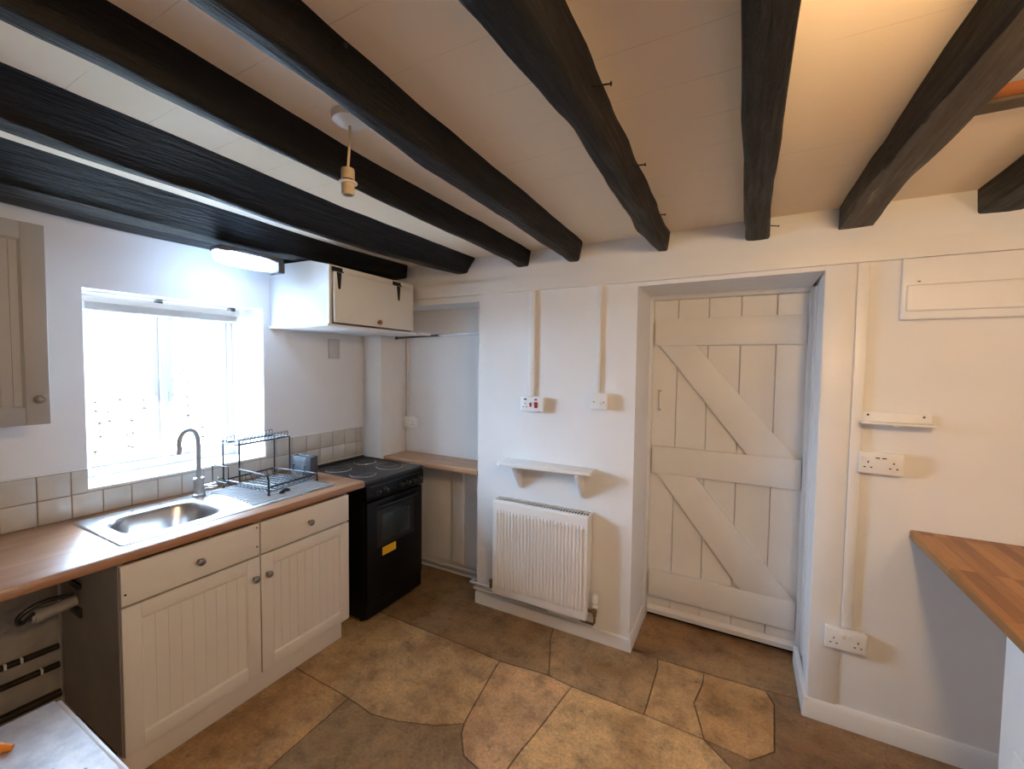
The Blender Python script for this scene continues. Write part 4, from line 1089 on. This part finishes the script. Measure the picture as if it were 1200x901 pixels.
# ------------------------------------------------------------------ appliance in the near left corner
t = thing('low_appliance', 'low white appliance with a scuffed worn top in the near left corner', 'appliance', (-1.45, .17, 0))
ax0, ax1, ay0, ay1, az = -1.748, -1.15, -.10, .445, .60
b = MB(); b.box(ax0 + .012, ax1 - .012, ay0 + .012, ay1 - .014, .02, az - .022, .006)
for xx in (ax0 + .06, ax1 - .06):
    for yy in (ay0 + .06, ay1 - .06): b.lathe([(.02, 0), (.02, .025)], (xx, yy, 0), (0, 0, 1), 14)
b.build('appliance_body', M['white_enamel'], t)
b = MB(); b.box(ax0, ax1, ay0, ay1 - .010, az - .024, az, .004, 2); b.build('worn_top', M['worn_top'], t)
b = MB(); b.box(ax0 + .004, ax1, ay1 - .010, ay1 + .002, az - .022, az - .004, .004, 2); b.build('edge_trim', M['gloss_white'], t)
b = MB(); b.box(ax1 - .014, ax1 + .012, ay0 + .014, ay1 - .016, .06, az - .04, .006); b.build('front_door', M['white_enamel'], t)
b = MB(); b.tube(fillet([(ax1 + .010, .0, az - .12), (ax1 + .035, .0, az - .12), (ax1 + .035, .30, az - .12), (ax1 + .010, .30, az - .12)], .015), .007, 10); b.build('door_handle', M['plate_grey'], t)
t = thing('scraper_tool', 'orange plastic tool handle lying on the worn white top', 'tool', (-1.63, .26, az))
b = MB()
hp = [Vector((-1.640, .19, az + .013)), Vector((-1.640, .235, az + .014)), Vector((-1.636, .275, az + .014)), Vector((-1.628, .305, az + .013)), Vector((-1.612, .323, az + .008))]
b.tube(hp, [.014, .017, .0165, .013, .007], 12); b.build('handle', M['orange'], t)
b = MB(); b.box(-1.665, -1.61, .11, .192, az + .0005, az + .0025); b.build('blade', M['brushed'], t)

# ------------------------------------------------------------------ pipes under the worktop
for (z, lab) in ((.368, 'upper grimy dark pipe on the wall under the left worktop'), (.287, 'lower grimy dark pipe on the wall under the left worktop')):
    o = pipe(lab, [(-2.560, -.9, z + .004), (-2.560, .3, z + .002), (-2.560, .655, z - .002)], .0125, 'dark_pipe', .05, 'dark pipes under the worktop')
    for yy in (.50, .545) if z > .3 else (.60,):
        b = MB(); b.box(-2.578, -2.546, yy - .004, yy + .004, z - .010, z + .014, .002); b.build('pipe_clip', M['white_plastic'], o)
b = MB(); b.tube([(-2.558, -.9, .168), (-2.558, .655, .160)], .017, 12); tag(b.build('skirting_pipe', M['dark_pipe'], org=(-2.558, -.9, .168)), 'thick dark pipe low on the wall under the left worktop', 'pipe')
t = thing('waste_pipe', 'grey waste pipe stub with a black hose at the cabinet side under the worktop', 'pipe', (-2.36, .62, .63))
b = MB(); b.tube([(-2.36, .658, .622), (-2.36, .56, .612), (-2.36, .53, .614)], .022, 16); b.lathe([(.027, 0), (.027, .02)], (-2.36, .56, .612), (0, -1, 0), 16); b.build('spigot', M['grey_side'], t)
b = MB(); b.tube(fillet([(-2.35, .648, .656), (-2.345, .55, .668), (-2.34, .49, .64), (-2.345, .50, .606), (-2.35, .54, .632)], .04), .008, 10); b.build('hose', M['black_plastic'], t)
for z0, z1 in ((.675, .700), (.560, .600)):
    b = MB(); b.box(-2.41, -2.31, .652, .661, z0, z1, .002); b.build('flange', M['black_plastic'], t)

struct(MB().box(WX, WX + .0015, -1.2, .661, 0, .861).build('shade_panel', M['under_worktop_shade'], smooth=False))  # added dark sheet, stands for the shade on the wall below the worktop

# ------------------------------------------------------------------ blind
t = thing('window_blind', 'raised white slatted blind at the top of the window', 'blind', (-2.72, 1.15, 1.88))
b = MB(); b.box(-2.745, -2.70, .803, 1.515, 1.873, 1.903, .003); b.build('headrail', M['white_plastic'], t)
b = MB()
for k in range(9): b.box(-2.742, -2.703, .815, 1.503, 1.845 + k * .0031, 1.8468 + k * .0031, .0)
b.box(-2.742, -2.703, .815, 1.503, 1.834, 1.8435, .003); b.build('slat_stack', M['white_plastic'], t)
for yy in (1.11, 1.475):
    b = MB(); b.box(-2.750, -2.697, yy - .010, yy + .010, 1.902, 1.922, .002); b.build('bracket', M['gunmetal'], t)
b = MB(); b.tube([(-2.70, 1.496, 1.872), (-2.699, 1.497, 1.5), (-2.70, 1.496, 1.25)], .0014, 6); b.lathe([(.003, 0), (.007, .03), (.004, .036)], (-2.70, 1.496, 1.385), (0, 0, 1), 10); b.build('pull_cord', M['white_plastic'], t)

# ------------------------------------------------------------------ garden beyond the window
struct(MB().box(-14, -2.97, -9, 12, -.35, -.2).build('ground', M['grass'], smooth=False))
bm = bmesh.new(); lay = bm.loops.layers.color.new('stone'); b = MB(); b.b.free(); b.b = bm
z = -.2
while z < 1.25:
    hgt = rnd.uniform(.09, .15); y = -4 + rnd.uniform(0, .2)
    while y < 7:
        wd = rnd.uniform(.18, .42); before = set(bm.faces)
        b.box(-5.85, -5.5 + rnd.uniform(-.025, .03), y + .008, y + wd - .008, z + .006, z + hgt - .006, .015, 1)
        g = rnd.uniform(.30, .62); c_ = (g ** .4545, (g * .92) ** .4545, (g * .80) ** .4545, 1)
        for f in set(bm.faces) - before:
            for l in f.loops: l[lay] = c_
        y += wd
    z += hgt
before = set(bm.faces); b.box(-5.8, -5.56, -4, 7, -.2, z - .02)
for f in set(bm.faces) - before:
    for l in f.loops: l[lay] = (.35, .31, .26, 1)
tag(b.build('garden_wall', M['stone'], org=(-5.65, 1.5, -.2)), 'pale dry stone garden wall outside the window', 'wall')
def shrub(label, cx, cy, z0, rx, rz, n, seed):
    r2 = random.Random(seed)
    t = thing('garden_shrub', label, 'shrub', (cx, cy, z0), 'green shrubs in the garden')
    b = MB()
    for k in range(n):
        th = r2.uniform(0, 2 * PI); ph = math.acos(r2.uniform(-.6, 1)); rr = r2.uniform(.55, 1)
        p = Vector((cx + rx * rr * math.sin(ph) * math.cos(th), cy + rx * rr * math.sin(ph) * math.sin(th), z0 + rz * .55 + rz * .5 * rr * math.cos(ph)))
        M4 = Matrix.Translation(p) @ Matrix.Rotation(r2.uniform(0, 6.28), 4, 'Z') @ Matrix.Rotation(r2.uniform(-1, 1), 4, 'X')
        s = r2.uniform(.035, .06)
        vs = [b.b.verts.new(M4 @ Vector(q)) for q in ((0, -s, 0), (s * .5, -s * .1, .006), (0, s, 0), (-s * .5, -s * .1, .006))]
        b.b.faces.new(vs)
    b.build('foliage', M['leaf'], t, smooth=False)
    b = MB()
    for k in range(5): b.tube([(cx, cy, z0), (cx + r2.uniform(-.5, .5) * rx, cy + r2.uniform(-.5, .5) * rx, z0 + rz * .7)], .012, 6)
    b.build('stem', M['dark_pipe'], t)
shrub('low green shrub at the foot of the garden wall seen through the left pane', -5.05, 1.75, -.2, .36, .9, 420, 3)
shrub('taller green shrub behind the garden wall seen through the right pane', -6.62, 3.2, -.2, .6, 2.4, 520, 4)
